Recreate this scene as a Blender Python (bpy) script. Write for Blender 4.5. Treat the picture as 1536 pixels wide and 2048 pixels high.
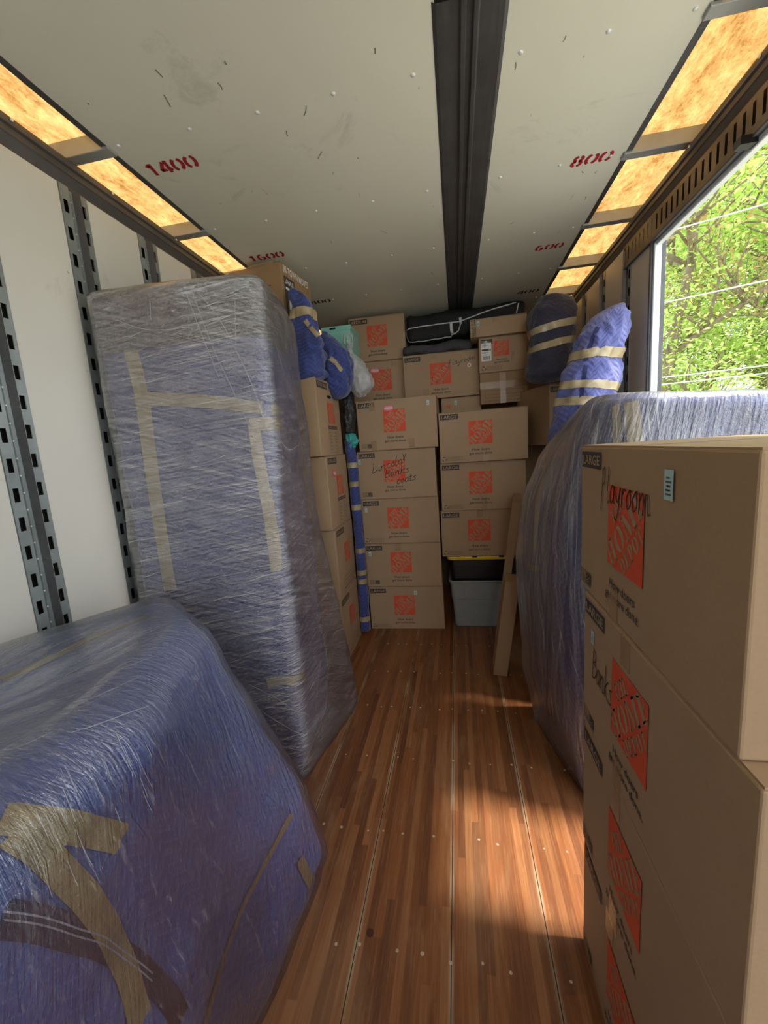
import bpy, bmesh, math, random
from mathutils import Vector, Matrix, noise
from mathutils.bvhtree import BVHTree
random.seed(7)
for o in list(bpy.data.objects): bpy.data.objects.remove(o)
scn = bpy.context.scene
COL = scn.collection

# ---------------------------------------------------------------- camera
FPX = 810.0
RW = ((0.98259622, -0.0398645, -0.18142629), (0.17265579, -0.1642628, 0.97118881), (-0.06851755, -0.98561075, -0.15452117))
CAMP = Vector((0, 0, 1.66))
cd = bpy.data.cameras.new('camera'); cam = bpy.data.objects.new('camera', cd); COL.objects.link(cam)
cd.sensor_fit = 'VERTICAL'; cd.sensor_height = 36.0; cd.sensor_width = 27.0
cd.lens = FPX / 2048 * 36.0; cd.clip_start = 0.03; cd.clip_end = 300
M = Matrix([[RW[i][0], -RW[i][1], -RW[i][2], CAMP[i]] for i in range(3)] + [[0, 0, 0, 1]])
cam.matrix_world = M
scn.camera = cam

# ---------------------------------------------------------------- light
scn.view_settings.view_transform = 'Standard'; scn.view_settings.look = 'None'
scn.view_settings.gamma = 1.0; scn.view_settings.use_curve_mapping = False
scn.view_settings.exposure = 0.48
w = bpy.data.worlds.new('sky'); scn.world = w; w.use_nodes = True
bg = w.node_tree.nodes['Background']; bg.inputs[0].default_value = (0.86, 0.93, 1.0, 1); bg.inputs[1].default_value = 2.6
sd = bpy.data.lights.new('sun', 'SUN'); sun = bpy.data.objects.new('sun', sd); COL.objects.link(sun)
sd.energy = 7.0; sd.angle = math.radians(6); sd.color = (1.0, 0.93, 0.8)
sun.rotation_euler = Vector((-1.0, 0.05, -2.3)).to_track_quat('-Z', 'Y').to_euler()
ad = bpy.data.lights.new('rear_fill_lamp', 'AREA'); area = bpy.data.objects.new('rear_fill_lamp', ad); COL.objects.link(area)
ad.shape = 'RECTANGLE'; ad.size = .95; ad.size_y = 2.0; ad.energy = 15; ad.color = (0.93, 0.97, 1.0)
area.location = (.55, -2.0, 1.85); area.rotation_euler = (math.radians(92), 0, math.radians(8))   # added fill lamp behind the camera, brightens fronts of the back stack

# ---------------------------------------------------------------- materials
def lin(r, g, b):
    f = lambda c: (c / 255 / 12.92) if c / 255 <= 0.04045 else ((c / 255 + 0.055) / 1.055) ** 2.4
    return (f(r), f(g), f(b), 1)
class NT:
    def __init__(s, name):
        s.m = bpy.data.materials.new(name); s.m.use_nodes = True; s.t = s.m.node_tree; s.t.nodes.clear()
        s.out = s.n('ShaderNodeOutputMaterial')
    def n(s, typ, ins=None, **kw):
        nd = s.t.nodes.new(typ)
        for k, v in kw.items(): setattr(nd, k, v)
        for k, v in (ins or {}).items(): s.put(nd.inputs[k], v)
        return nd
    def put(s, sock, v):
        if isinstance(v, bpy.types.NodeSocket): s.t.links.new(v, sock)
        elif isinstance(v, bpy.types.Node): s.t.links.new(v.outputs[0], sock)
        else: sock.default_value = v
    def math(s, op, a, b=0.0, c=None):
        nd = s.n('ShaderNodeMath', operation=op); s.put(nd.inputs[0], a); s.put(nd.inputs[1], b)
        if c is not None: s.put(nd.inputs[2], c)
        return nd.outputs[0]
    def mapr(s, v, a, b, c=0.0, d=1.0):
        return s.n('ShaderNodeMapRange', {'Value': v, 'From Min': a, 'From Max': b, 'To Min': c, 'To Max': d}).outputs[0]
    def mix(s, f, a, b):
        nd = s.n('ShaderNodeMix', data_type='RGBA'); s.put(nd.inputs[0], f); s.put(nd.inputs[6], a); s.put(nd.inputs[7], b)
        return nd.outputs[2]
    def coord(s, kind='Object', scale=(1, 1, 1), rot=(0, 0, 0)):
        tc = s.n('ShaderNodeTexCoord')
        return s.n('ShaderNodeMapping', {'Vector': tc.outputs[kind], 'Scale': scale, 'Rotation': rot}).outputs[0]
    def noise(s, vec, sc, det=3.0, rough=0.5, dist=0.0):
        return s.n('ShaderNodeTexNoise', {'Vector': vec, 'Scale': sc, 'Detail': det, 'Roughness': rough, 'Distortion': dist}).outputs[0]
    def bump(s, h, st=0.3, d=0.01, nrm=None):
        i = {'Height': h, 'Strength': st, 'Distance': d}
        if nrm: i['Normal'] = nrm
        return s.n('ShaderNodeBump', i).outputs[0]
    def pbsdf(s, col, rough=0.6, metal=0.0, nrm=None, **kw):
        i = {'Base Color': col, 'Roughness': rough, 'Metallic': metal}
        if nrm is not None: i['Normal'] = nrm
        for k, v in kw.items(): i[k.replace('_', ' ')] = v
        return s.n('ShaderNodeBsdfPrincipled', i)
    def done(s, sh):
        s.t.links.new(sh.outputs[0], s.out.inputs[0]); return s.m

def m_plain(name, col, rough=0.5, metal=0.0, var=0.12, nsc=20.0, bump=0.0, **kw):
    t = NT(name); v = t.coord()
    nz = t.noise(v, nsc, 4)
    c = t.mix(t.mapr(nz, 0.3, 0.7), tuple(x * (1 - var) for x in col[:3]) + (1,), tuple(min(1, x * (1 + var)) for x in col[:3]) + (1,))
    return t.done(t.pbsdf(c, rough, metal, t.bump(nz, bump, 0.002) if bump else None, **kw))

def m_cardboard(name, col):
    t = NT(name); v = t.coord()
    a = t.noise(v, 3.0, 4); b = t.noise(t.coord(scale=(1, 1, 40)), 6.0, 2); f = t.noise(v, 160, 2)
    c = t.mix(t.mapr(a, 0.3, 0.7), tuple(x * .93 for x in col[:3]) + (1,), tuple(x * 1.06 for x in col[:3]) + (1,))
    c = t.mix(t.mapr(f, 0.35, 0.7, 0, 0.12), c, tuple(x * .6 for x in col[:3]) + (1,))
    return t.done(t.pbsdf(c, 0.72, 0, t.bump(b, 0.05, 0.002)))
CARD = m_cardboard('cardboard', lin(170, 143, 112))
CARD2 = m_cardboard('cardboard_brown', lin(156, 126, 92))
CEDGE = m_plain('cardboard_edge', lin(196, 164, 126), 0.8)
ORANGE = m_plain('orange_print', lin(214, 82, 48), 0.7, var=.06)
DARKP = m_plain('dark_print', lin(62, 60, 60), 0.7, var=.15)
FADED = m_plain('faded_print', lin(112, 98, 82), 0.75, var=.1)
INK = m_plain('marker_ink', lin(28, 26, 28), 0.5, var=.1)
WHITEL = m_plain('white_label', lin(225, 225, 222), 0.6, var=.04)
TAGB = m_plain('pale_blue_tag', lin(178, 214, 222), 0.55, var=.04)
PINK = m_plain('pink_sticker', lin(232, 92, 118), 0.55, var=.05)
REDP = m_plain('red_paint', lin(168, 22, 40), 0.6, var=.2, nsc=60)
DREDP = m_plain('dark_red_paint', lin(70, 22, 28), 0.6, var=.2, nsc=60)
def m_ctape():
    t = NT('clear_tape'); v = t.coord()
    nz = t.noise(v, 30, 3)
    p = t.pbsdf(lin(190, 158, 118), 0.18, 0, t.bump(nz, 0.3, 0.003))
    tr = t.n('ShaderNodeBsdfTransparent')
    return t.done(t.n('ShaderNodeMixShader', {0: 0.45, 1: tr, 2: p}))
CTAPE = m_ctape()
def m_tape():
    t = NT('tan_packing_tape'); v = t.coord()
    nz = t.noise(v, 14, 3); w2 = t.noise(t.coord(scale=(1, 1, 3)), 40, 2, dist=1.0)
    c = t.mix(t.mapr(nz, 0.3, 0.7), lin(150, 136, 104), lin(176, 160, 126))
    return t.done(t.pbsdf(c, 0.24, 0, t.bump(w2, 0.35, 0.004)))
TAPE = m_tape()

def m_blanket(name, base, line, k=1.0, stitch=.4):
    t = NT(name)
    uv = t.n('ShaderNodeUVMap').outputs[0]
    s = t.n('ShaderNodeSeparateXYZ', {0: uv}); u, v = s.outputs[0], s.outputs[1]
    tri = t.math('PINGPONG', u, 0.045)
    wv = t.math('ADD', v, t.math('MULTIPLY', tri, 0.9))
    fr = t.math('FRACT', t.math('DIVIDE', wv, 0.034))
    d = t.math('ABSOLUTE', t.math('SUBTRACT', fr, 0.5))
    ln = t.mapr(d, 0.06, 0.13, 1, 0)
    dash = t.math('GREATER_THAN', t.math('FRACT', t.math('MULTIPLY', u, 120)), 0.3)
    ln = t.math('MULTIPLY', ln, dash)
    o = t.coord()
    n1 = t.noise(o, 5, 4, .6, .6); n2 = t.noise(o, 26, 4, .65, .4)
    c = t.mix(t.mapr(n1, .3, .7), tuple(x * .8 for x in base[:3]) + (1,), tuple(x * 1.15 for x in base[:3]) + (1,))
    c = t.mix(t.math('MULTIPLY', ln, stitch), c, line)
    h = t.math('ADD', t.math('MULTIPLY', t.mapr(d, 0, .5), 0.5), t.math('MULTIPLY', n2, 1.6))
    b = t.bump(h, 0.5 * k, 0.008)
    return t.done(t.pbsdf(c, 0.82, 0, b, Sheen_Weight=0.3, Sheen_Roughness=0.5))
BLUE = m_blanket('blue_moving_blanket', lin(68, 100, 180), lin(122, 144, 208), .7, .3)
BLUED = m_blanket('slate_blue_moving_blanket', lin(50, 64, 126), lin(110, 126, 176), .7, .3)
BLUE2 = m_blanket('blue_moving_blanket_puffy', lin(86, 93, 156), lin(60, 68, 122), 1.6, .14)
NAVY = m_blanket('navy_moving_blanket', lin(44, 46, 66), lin(20, 20, 34), 1.2)
BIND = m_plain('blanket_binding', lin(28, 38, 88), 0.7)
BINDL = m_plain('binding_stripe', lin(170, 176, 200), 0.7)

def m_film(name, haze=0.35, gk=2.2, gb=.05, base=.05, tilt2=-.4, strand=.25, streak_u=3.0, streak_v=70.0, rough=0.16, bmp=0.5, tilt=0.0, lo=.38, hi=.72, spark=60):
    t = NT(name)
    uv = t.n('ShaderNodeUVMap').outputs[0]
    mp = lambda r, k: t.n('ShaderNodeMapping', {'Vector': uv, 'Rotation': (0, 0, r), 'Scale': (1 / streak_u, 1 / (streak_v * k), 1)}, vector_type='TEXTURE').outputs[0]
    a = mp(tilt, 1.0)
    b = mp(tilt2, .8); c3 = mp(tilt2 * .5 + tilt + .3, 2.2)
    s1 = t.noise(a, 1.0, 5, .6, .3); s2 = t.noise(b, 1.0, 4, .6, .3)
    s3 = t.mapr(t.noise(c3, 1.0, 2, .5, .2), .63, .70, 0, 1); o = t.coord(); big = t.noise(o, 2.2, 3, .5, .5); cr = t.noise(o, spark, 3, .7, 1.0)
    f = t.math('ADD', t.math('MULTIPLY', s1, .55), t.math('MULTIPLY', s2, .45))
    f = t.mapr(f, lo, hi, 0.0, 1.0)
    f = t.math('MULTIPLY', f, t.mapr(big, .3, .65, .35, 1.0))
    hz = t.math('ADD', base, t.math('ADD', t.math('MULTIPLY', f, haze), t.math('MULTIPLY', s3, strand)))
    nr = t.bump(t.math('ADD', t.math('MULTIPLY', s1, 1.0), t.math('ADD', t.math('MULTIPLY', s2, .7), t.math('MULTIPLY', cr, .35))), bmp, 0.01)
    dif = t.n('ShaderNodeBsdfDiffuse', {'Color': (.80, .82, .86, 1), 'Normal': nr})
    tl = t.n('ShaderNodeBsdfTranslucent', {'Color': (.80, .82, .86, 1)})
    wh = t.n('ShaderNodeMixShader', {0: .3, 1: dif, 2: tl})
    tr = t.n('ShaderNodeBsdfTransparent')
    m1 = t.n('ShaderNodeMixShader', {0: hz, 1: tr, 2: wh})
    gl = t.n('ShaderNodeBsdfGlossy', {'Color': (1, 1, 1, 1), 'Roughness': rough, 'Normal': nr})
    lw = t.n('ShaderNodeFresnel', {'IOR': 1.5, 'Normal': nr})
    m2 = t.n('ShaderNodeMixShader', {0: t.math('MINIMUM', t.math('MULTIPLY_ADD', lw.outputs[0], gk, gb), .9), 1: m1, 2: gl})
    return t.done(m2)
FILM_W = m_film('stretch_film_tall', .56, 1.9, .09, .03, -.3, .30, 2.6, 100, tilt=.10, lo=.44, hi=.61, rough=.12, bmp=.8)
FILM_F = m_film('stretch_film_low', .22, 2.0, .06, .0, .2, .2, 75, 4, tilt=-.35, bmp=.9, lo=.52, hi=.68, rough=.10, spark=38)
FILM_S = m_film('stretch_film_vertical', .50, 1.7, .05, .03, -.12, .4, 60, 1.2, tilt=0.08, lo=.46, hi=.62, rough=.12, bmp=.8)

def m_metal(name, col, rough=.4, var=.15, metal=.55):
    t = NT(name); o = t.coord()
    a = t.noise(o, 9, 4, .6); b = t.noise(t.coord(scale=(30, 1, 30)), 3, 3)
    c = t.mix(t.mapr(a, .3, .7), tuple(x * (1 - var) for x in col[:3]) + (1,), tuple(x * (1 + var) for x in col[:3]) + (1,))
    return t.done(t.pbsdf(c, t.mapr(b, .3, .7, rough * .8, rough * 1.3), metal, t.bump(b, .08, .002)))
GALV = m_metal('galvanised_steel', lin(150, 158, 158), .42)
DARKM = m_metal('dark_aluminium', lin(92, 92, 94), .5, metal=.6)
BOWM = m_plain('grey_roof_bow', lin(158, 162, 160), .35, .2, .06)
BLACKM = m_plain('black_void', lin(14, 13, 12), .9)
WHITEM = m_metal('white_aluminium', lin(222, 228, 232), .35, .04, .2)
BROWNM = m_metal('grimy_bronze_plate', lin(112, 100, 84), .4, .3, .3)

def m_scuffed(name, col, dirt, rough=.45, bumpst=.05, spec=None, sc=1.0):
    t = NT(name); o = t.coord()
    a = t.noise(o, 1.3, 4, .55, .3)
    c = t.mix(t.mapr(a, .3, .7), col, tuple(x * .93 for x in col[:3]) + (1,))
    sm = t.noise(t.coord(scale=(1, 1.3, .8)), 3.2 * sc, 6, .7, .8)
    c = t.mix(t.mapr(sm, .62, .78, 0, .35), c, dirt)
    vo = t.n('ShaderNodeTexVoronoi', {'Vector': t.coord(scale=(6, 3.2, 3.2), rot=(.3, .4, .5)), 'Scale': 1.4, 'Randomness': 1.0}, feature='F1')
    c = t.mix(t.mapr(vo.outputs[0], .012, .03, .7, 0), c, dirt)
    g = t.noise(o, 300, 2)
    return t.done(t.pbsdf(c, rough, 0, t.bump(g, bumpst, .001)))
CEIL = m_scuffed('ceiling_panel_paint', lin(226, 226, 212), lin(120, 116, 104), .42)
WALLW = m_scuffed('white_wall_liner', lin(212, 211, 202), lin(150, 146, 138), .35)
WALLG = m_scuffed('grey_wall_liner', lin(196, 190, 182), lin(120, 110, 100), .35)

def m_floor():
    t = NT('laminated_oak_floor')
    tc = t.n('ShaderNodeTexCoord').outputs['Object']
    s = t.n('ShaderNodeSeparateXYZ', {0: tc}); x, y = s.outputs[0], s.outputs[1]
    xi = t.math('FLOOR', t.math('DIVIDE', x, 0.029))
    rnd = t.n('ShaderNodeTexWhiteNoise', {'W': xi}, noise_dimensions='1D').outputs[0]
    yi = t.math('FLOOR', t.math('DIVIDE', t.math('ADD', y, t.math('MULTIPLY', rnd, 5.0)), 0.9))
    cell = t.n('ShaderNodeCombineXYZ', {0: xi, 1: yi, 2: 0.0}).outputs[0]
    r2 = t.n('ShaderNodeTexWhiteNoise', {'Vector': cell}, noise_dimensions='3D').outputs[0]
    ramp = t.n('ShaderNodeValToRGB', {0: r2}); cr = ramp.color_ramp
    cols = [(0, lin(106, 64, 39)), (.3, lin(126, 78, 46)), (.6, lin(142, 88, 52)), (.85, lin(158, 106, 66)), (1, lin(92, 54, 34))]
    cr.elements[0].position = 0; cr.elements[0].color = cols[0][1]; cr.elements[1].position = 1; cr.elements[1].color = cols[-1][1]
    for p, c in cols[1:-1]: e = cr.elements.new(p); e.color = c
    gv = t.coord(scale=(38, 1.6, 1)); g = t.noise(gv, 1.6, 6, .7, .6)
    c = t.mix(t.mapr(g, .35, .72, 0, .55), ramp.outputs[0], lin(86, 44, 22))
    g2 = t.noise(t.coord(scale=(90, 3, 1)), 2.0, 4, .6)
    c = t.mix(t.mapr(g2, .5, .8, 0, .35), c, lin(180, 140, 98))
    worn = t.noise(t.coord(scale=(2.2, .7, 1)), 1.5, 5, .65, .6)
    c = t.mix(t.mapr(worn, .5, .72, 0, .45), c, lin(168, 134, 98))
    stain = t.noise(t.coord(scale=(1.5, 1, 1)), 3.3, 5, .7, .8)
    c = t.mix(t.mapr(stain, .6, .78, 0, .5), c, lin(60, 34, 20))
    # seams between the wide boards
    fr = t.math('FRACT', t.math('DIVIDE', t.math('ADD', x, 0.402 + 3.2), 0.32))
    dd = t.math('MULTIPLY', t.math('ABSOLUTE', t.math('SUBTRACT', fr, .5)), .32)     # .16 at the seam
    wob = t.noise(t.coord(scale=(1, 3, 1)), 1.2, 2)
    pale = t.mapr(dd, .149, .1575, 0, 1)
    pale = t.math('MULTIPLY', pale, t.mapr(wob, .4, .55, .15, .8))
    c = t.mix(pale, c, lin(178, 160, 132))
    crack = t.mapr(dd, .1578, .159, 0, 1)
    c = t.mix(crack, c, lin(40, 24, 14))
    h = t.math('SUBTRACT', t.math('MULTIPLY', g, .4), crack)
    ro = t.mapr(worn, .3, .7, .3, .5)
    return t.done(t.pbsdf(c, ro, 0, t.bump(h, .25, .003)))
FLOOR = m_floor()

def m_amber(name):
    t = NT(name); o = t.coord(scale=(1, .45, 1))
    a = t.noise(o, 12, 8, .8, .3); b = t.noise(o, 70, 4, .7)
    f = t.math('ADD', t.math('MULTIPLY', a, .75), t.math('MULTIPLY', b, .25))
    c = t.mix(t.mapr(f, .38, .62), lin(108, 72, 32), lin(172, 136, 86))
    tl = t.n('ShaderNodeBsdfTranslucent', {'Color': c}); df = t.n('ShaderNodeBsdfDiffuse', {'Color': c})
    return t.done(t.n('ShaderNodeMixShader', {0: .25, 1: tl, 2: df}))
AMBER = m_amber('weathered_translucent_roof')
BLACKP = m_plain('black_plastic', lin(20, 20, 22), .3, var=.1, bump=.1)
BLACKC = m_plain('black_canvas', lin(17, 17, 20), .7, var=.2, bump=.3)
GREYC = m_plain('charcoal_fabric', lin(66, 66, 68), .8, var=.15, bump=.3, nsc=40)
PIPE = m_plain('white_piping', lin(206, 206, 204), .6)
GREYP = m_plain('grey_plastic', lin(140, 144, 146), .4, var=.05)
YELP = m_plain('yellow_plastic', lin(238, 205, 22), .35, var=.05)
MINT = m_plain('mint_plastic', lin(134, 196, 182), .4, var=.05)
TEALC = m_plain('teal_fabric', lin(60, 160, 155), .6, var=.2, bump=.4, nsc=30)
WHITEC = m_plain('white_cloth', lin(200, 198, 194), .7, var=.12, bump=.5, nsc=18)
def m_glossyfilm(name, col, base_alpha, rough=.1):
    t = NT(name); o = t.coord(); nz = t.noise(o, 22, 4, .6, 1.2)
    n = t.bump(nz, .9, .02)
    p = t.pbsdf(col, rough, 0, n); tr = t.n('ShaderNodeBsdfTransparent')
    lw = t.n('ShaderNodeFresnel', {'IOR': 1.6, 'Normal': n})
    f = t.math('MINIMUM', t.math('ADD', t.math('MULTIPLY', lw.outputs[0], 2.0), base_alpha), 1.0)
    return t.done(t.n('ShaderNodeMixShader', {0: f, 1: tr, 2: p}))
CLEARBAG = m_glossyfilm('clear_plastic_bag', (.85, .87, .88, 1), .22)
BLACKBAG = m_glossyfilm('black_plastic_bag', (.015, .015, .017, 1), 1.0, .16)
SCREW = m_metal('worn_screw_head', lin(215, 200, 180), .3, .1, .6)
BARK = m_plain('tree_bark', lin(128, 114, 92), .9, var=.3, nsc=8, bump=.6)
WIRE = m_plain('pale_cable', lin(190, 192, 190), .5)
GROUND = m_plain('pale_bounce_ground', lin(176, 172, 158), .95, var=.12, nsc=2)  # unseen ground, made pale to bounce light onto ceiling and left wall
def m_leaf(name, a, b):
    t = NT(name); g = t.n('ShaderNodeNewGeometry').outputs['Random Per Island']
    c = t.mix(g, a, b)
    d = t.n('ShaderNodeBsdfDiffuse', {'Color': c}); tl = t.n('ShaderNodeBsdfTranslucent', {'Color': c})
    return t.done(t.n('ShaderNodeMixShader', {0: .5, 1: d, 2: tl}))
LEAF = m_leaf('spring_leaves', lin(172, 202, 92), lin(224, 242, 158))
LEAF2 = m_leaf('fresh_leaves', lin(140, 176, 80), lin(196, 222, 126))
LEAF3 = m_leaf('tan_catkins', lin(170, 140, 92), lin(206, 178, 128))

# ---------------------------------------------------------------- mesh helpers
class MB:
    def __init__(s): s.v = []; s.f = []; s.mi = []; s.uv = []; s.mats = []
    def mat(s, m):
        if m not in s.mats: s.mats.append(m)
        return s.mats.index(m)
    def face(s, idx, m, uv=None):
        s.f.append(idx); s.mi.append(m if isinstance(m, int) else s.mat(m)); s.uv.append(uv)
    def poly(s, pts, m, uv=None):
        b = len(s.v); s.v += [Vector(p) for p in pts]; s.face(list(range(b, b + len(pts))), m, uv)
    def box(s, a, b, m):
        x0, y0, z0 = a; x1, y1, z1 = b; k = len(s.v)
        s.v += [Vector(p) for p in ((x0, y0, z0), (x1, y0, z0), (x1, y1, z0), (x0, y1, z0), (x0, y0, z1), (x1, y0, z1), (x1, y1, z1), (x0, y1, z1))]
        for q in ((0, 3, 2, 1), (4, 5, 6, 7), (0, 1, 5, 4), (1, 2, 6, 5), (2, 3, 7, 6), (3, 0, 4, 7)): s.face([k + i for i in q], m)
    def rect(s, x0, y0, x1, y1, m, z=0.0): s.poly([(x0, y0, z), (x1, y0, z), (x1, y1, z), (x0, y1, z)], m)
    def tube(s, pts, r, m, n=8, cap=True):
        pts = [Vector(p) for p in pts]; rs = r if isinstance(r, (list, tuple)) else [r] * len(pts)
        base = len(s.v); up = Vector((0, 0, 1)); px = None
        for i, p in enumerate(pts):
            d = (pts[min(i + 1, len(pts) - 1)] - pts[max(i - 1, 0)]).normalized()
            if px is None:
                a = d.cross(up if abs(d.z) < .9 else Vector((1, 0, 0))).normalized()
            else: a = (px - d * px.dot(d)).normalized()
            px = a; b = d.cross(a)
            for k in range(n):
                t = 2 * math.pi * k / n; s.v.append(p + (a * math.cos(t) + b * math.sin(t)) * rs[i])
        for i in range(len(pts) - 1):
            for k in range(n):
                s.face([base + i * n + k, base + i * n + (k + 1) % n, base + (i + 1) * n + (k + 1) % n, base + (i + 1) * n + k], m)
        if cap:
            s.face([base + k for k in range(n)][::-1], m); e = base + (len(pts) - 1) * n; s.face([e + k for k in range(n)], m)
    def text(s, body, x, y, m, h=None, w=None, z=0.0, bold=0.0):
        V, F = text_geo(body, bold)
        xs = [p[0] for p in V]; ys = [p[1] for p in V]
        bw = max(xs) - min(xs); bh = max(ys) - min(ys)
        if h is None: h = bh * (w / bw)
        sy = h / bh; sx = (w / bw) if w else sy
        k = len(s.v); x0, y0 = min(xs), min(ys)
        s.v += [Vector((x + (p[0] - x0) * sx, y + (p[1] - y0) * sy, z)) for p in V]
        for f in F: s.face([k + i for i in f], m)
_tc = {}
def text_geo(body, bold=0.0):
    if (body, bold) in _tc: return _tc[(body, bold)]
    c = bpy.data.curves.new('lettering', 'FONT'); c.body = body; c.size = 1.0; c.offset = bold; c.resolution_u = 3; c.fill_mode = 'FRONT'
    o = bpy.data.objects.new('lettering', c); COL.objects.link(o)
    dg = bpy.context.evaluated_depsgraph_get(); dg.update()
    me = bpy.data.meshes.new_from_object(o.evaluated_get(dg))
    V = [tuple(v.co) for v in me.vertices]; F = [tuple(p.vertices) for p in me.polygons]
    bpy.data.objects.remove(o); bpy.data.curves.remove(c); bpy.data.meshes.remove(me)
    _tc[(body, bold)] = (V, F); return V, F

def mk(name, mb, parent=None, origin=None, smooth=False, world=True):
    """one mesh object; world=True: mb is in world coordinates"""
    off = Vector((0, 0, 0))
    if origin is not None and parent is None: off = Vector(origin)
    elif parent is not None and world:
        q = parent
        while q is not None: off = off + q.location; q = q.parent
    me = bpy.data.meshes.new(name)
    me.from_pydata([tuple(v - off) for v in mb.v], [], mb.f)
    for m in mb.mats: me.materials.append(m)
    me.polygons.foreach_set('material_index', mb.mi)
    if smooth: me.polygons.foreach_set('use_smooth', [True] * len(me.polygons))
    if any(u is not None for u in mb.uv):
        ul = me.uv_layers.new(name='UVMap').data; li = 0
        for f, u in zip(mb.f, mb.uv):
            for k in range(len(f)):
                if u is not None: ul[li].uv = u[k]
                li += 1
    me.update()
    o = bpy.data.objects.new(name, me); COL.objects.link(o)
    if parent is not None: o.parent = parent
    elif origin is not None: o.location = origin
    return o
def inst(name, me, parent, loc=(0, 0, 0), rot=(0, 0, 0)):
    o = bpy.data.objects.new(name, me); COL.objects.link(o); o.parent = parent; o.location = loc; o.rotation_euler = rot; return o
def tag(o, label, cat, group=None, kind=None):
    o['label'] = label; o['category'] = cat
    if group: o['group'] = group
    if kind: o['kind'] = kind
    return o
def struct(o): o['kind'] = 'structure'; return o
def bevel(o, w=.004, seg=2):
    m = o.modifiers.new('bevel', 'BEVEL'); m.width = w; m.segments = seg; m.limit_method = 'ANGLE'
    return o
def empty(name, loc, rz=0):
    o = bpy.data.objects.new(name, None); COL.objects.link(o); o.location = loc; o.rotation_euler = (0, 0, rz); o.empty_display_size = .1; return o

# ================================================================ THE TRUCK
XL, XR, YN, YF = -1.5, 1.08, -1.9, 4.75
ZC, ZS = 2.93, 2.985
XC0, XC1 = -1.33, 0.825           # ceiling lining edges
DY0, DY1, DZ = 0.25, 2.60, 2.66   # side door opening
mb = MB(); mb.box((XL - .1, YN, -.12), (XR + .1, YF + .1, 0), FLOOR); floor = struct(mk('floor', mb))
# screw heads in rows across the boards
mb = MB(); r = .006
mb.poly([(math.cos(t) * r, math.sin(t) * r, .0012) for t in [2 * math.pi * k / 10 for k in range(10)]], SCREW)
mb.tube([(0, 0, -.001), (0, 0, .001)], r, SCREW, 10, cap=False)
s0 = mk('screw_head', mb); scm = s0.data; bpy.data.objects.remove(s0)
cnt = 0
for j, yy in enumerate((.65, 1.08, 1.50, 1.93, 2.36, 2.78, 3.21)):
    for i in range(13):
        xx = -.66 + i * .096 + random.uniform(-.02, .02)
        if random.random() < .12 or (xx > .3 and yy < 1.3): continue
        q = inst('screw_head', scm, floor, (xx, yy + random.uniform(-.008, .008), 0)); q.scale = (random.uniform(.6, 1.15),) * 3; cnt += 1
mb = MB(); mb.tube([(-.362, 1.121, -.001), (-.362, 1.121, .0015)], .013, m_plain('dark_plug', lin(70, 34, 22), .5), 14)
q = mk('wood_plug', mb, floor); q['label'] = 'dark round plug set in a floor board'

# ceiling lining: two painted panels
mb = MB(); mb.box((XC0, YN, ZC), (-.012, YF, ZC + .012), CEIL); mb.box((.198, YN, ZC), (XC1, YF, ZC + .012), CEIL)
ceil = struct(mk('ceiling', mb)); bevel(ceil, .002, 1)
# ribbed strip covering the joint
mb = MB(); pr = [(-.02, 0), (-.008, -.006), (.012, -.007), (.06, -.006), (.066, -.016), (.078, -.016), (.082, -.006), (.10, -.006), (.104, -.016), (.116, -.016), (.122, -.006), (.178, -.007), (.194, -.007), (.206, 0)]
for (x0, z0), (x1, z1) in zip(pr, pr[1:]):
    mb.poly([(x0, 1.41, ZC + z0 - .001), (x1, 1.41, ZC + z1 - .001), (x1, YF, ZC + z1 - .001), (x0, YF, ZC + z0 - .001)], DARKM)
mb.box((-.02, 1.41, ZC + .013), (.206, YF, ZC + .03), DARKM)
mk('joint_strip', mb, ceil)['label'] = 'dark ribbed metal strip'
# translucent roof skin
mb = MB(); mb.poly([(XL - .14, YN, ZS), (XL - .14, YF, ZS), (XR + .14, YF, ZS), (XR + .14, YN, ZS)], AMBER)
roof = mk('skylight_panel', mb, ceil); roof['label'] = 'amber translucent roof skin'
# roof bows
for yy in (-.85, -.22, .41, 1.03, 1.62, 2.27, 2.90, 3.52, 4.14, 4.7):
    for (x0, x1) in ((XL - .13, XC0 + .01), (XC1 - .01, XR + .13)):
        mb = MB(); mb.box((x0, yy, ZC - .012), (x1, yy + .05, ZS - .002), BOWM)
        bevel(mk('roof_bow', mb, ceil), .003)
# dark edging strips of the lining
for (x0, x1) in ((XC0 - .022, XC0 + .003), (XC1 - .003, XC1 + .022)):
    mb = MB(); mb.box((x0, YN, ZC - .002), (x1, YF, ZC + .02), DARKM); mk('edge_strip', mb, ceil)
# rivets
mb = MB(); rr = .0085
for k in range(3):
    a0 = k * .5; a1 = (k + 1) * .5
    for i in range(10):
        t0, t1 = 2 * math.pi * i / 10, 2 * math.pi * (i + 1) / 10
        f = lambda a, t: (rr * math.cos(a) * math.cos(t), rr * math.cos(a) * math.sin(t), -rr * .6 * math.sin(a))
        mb.poly([f(a0, t0), f(a1, t0), f(a1, t1), f(a0, t1)], WHITEM)
s0 = mk('rivet', mb); rvm = s0.data; bpy.data.objects.remove(s0)
for yy in (.43, 1.05, 1.64, 2.29, 2.92, 3.54, 4.16):
    for xx in (-1.28, -.97, -.68, -.38, -.09, .26, .54, .77):
        inst('rivet', rvm, ceil, (xx + random.uniform(-.01, .01), yy + random.uniform(-.01, .01), ZC))

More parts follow.
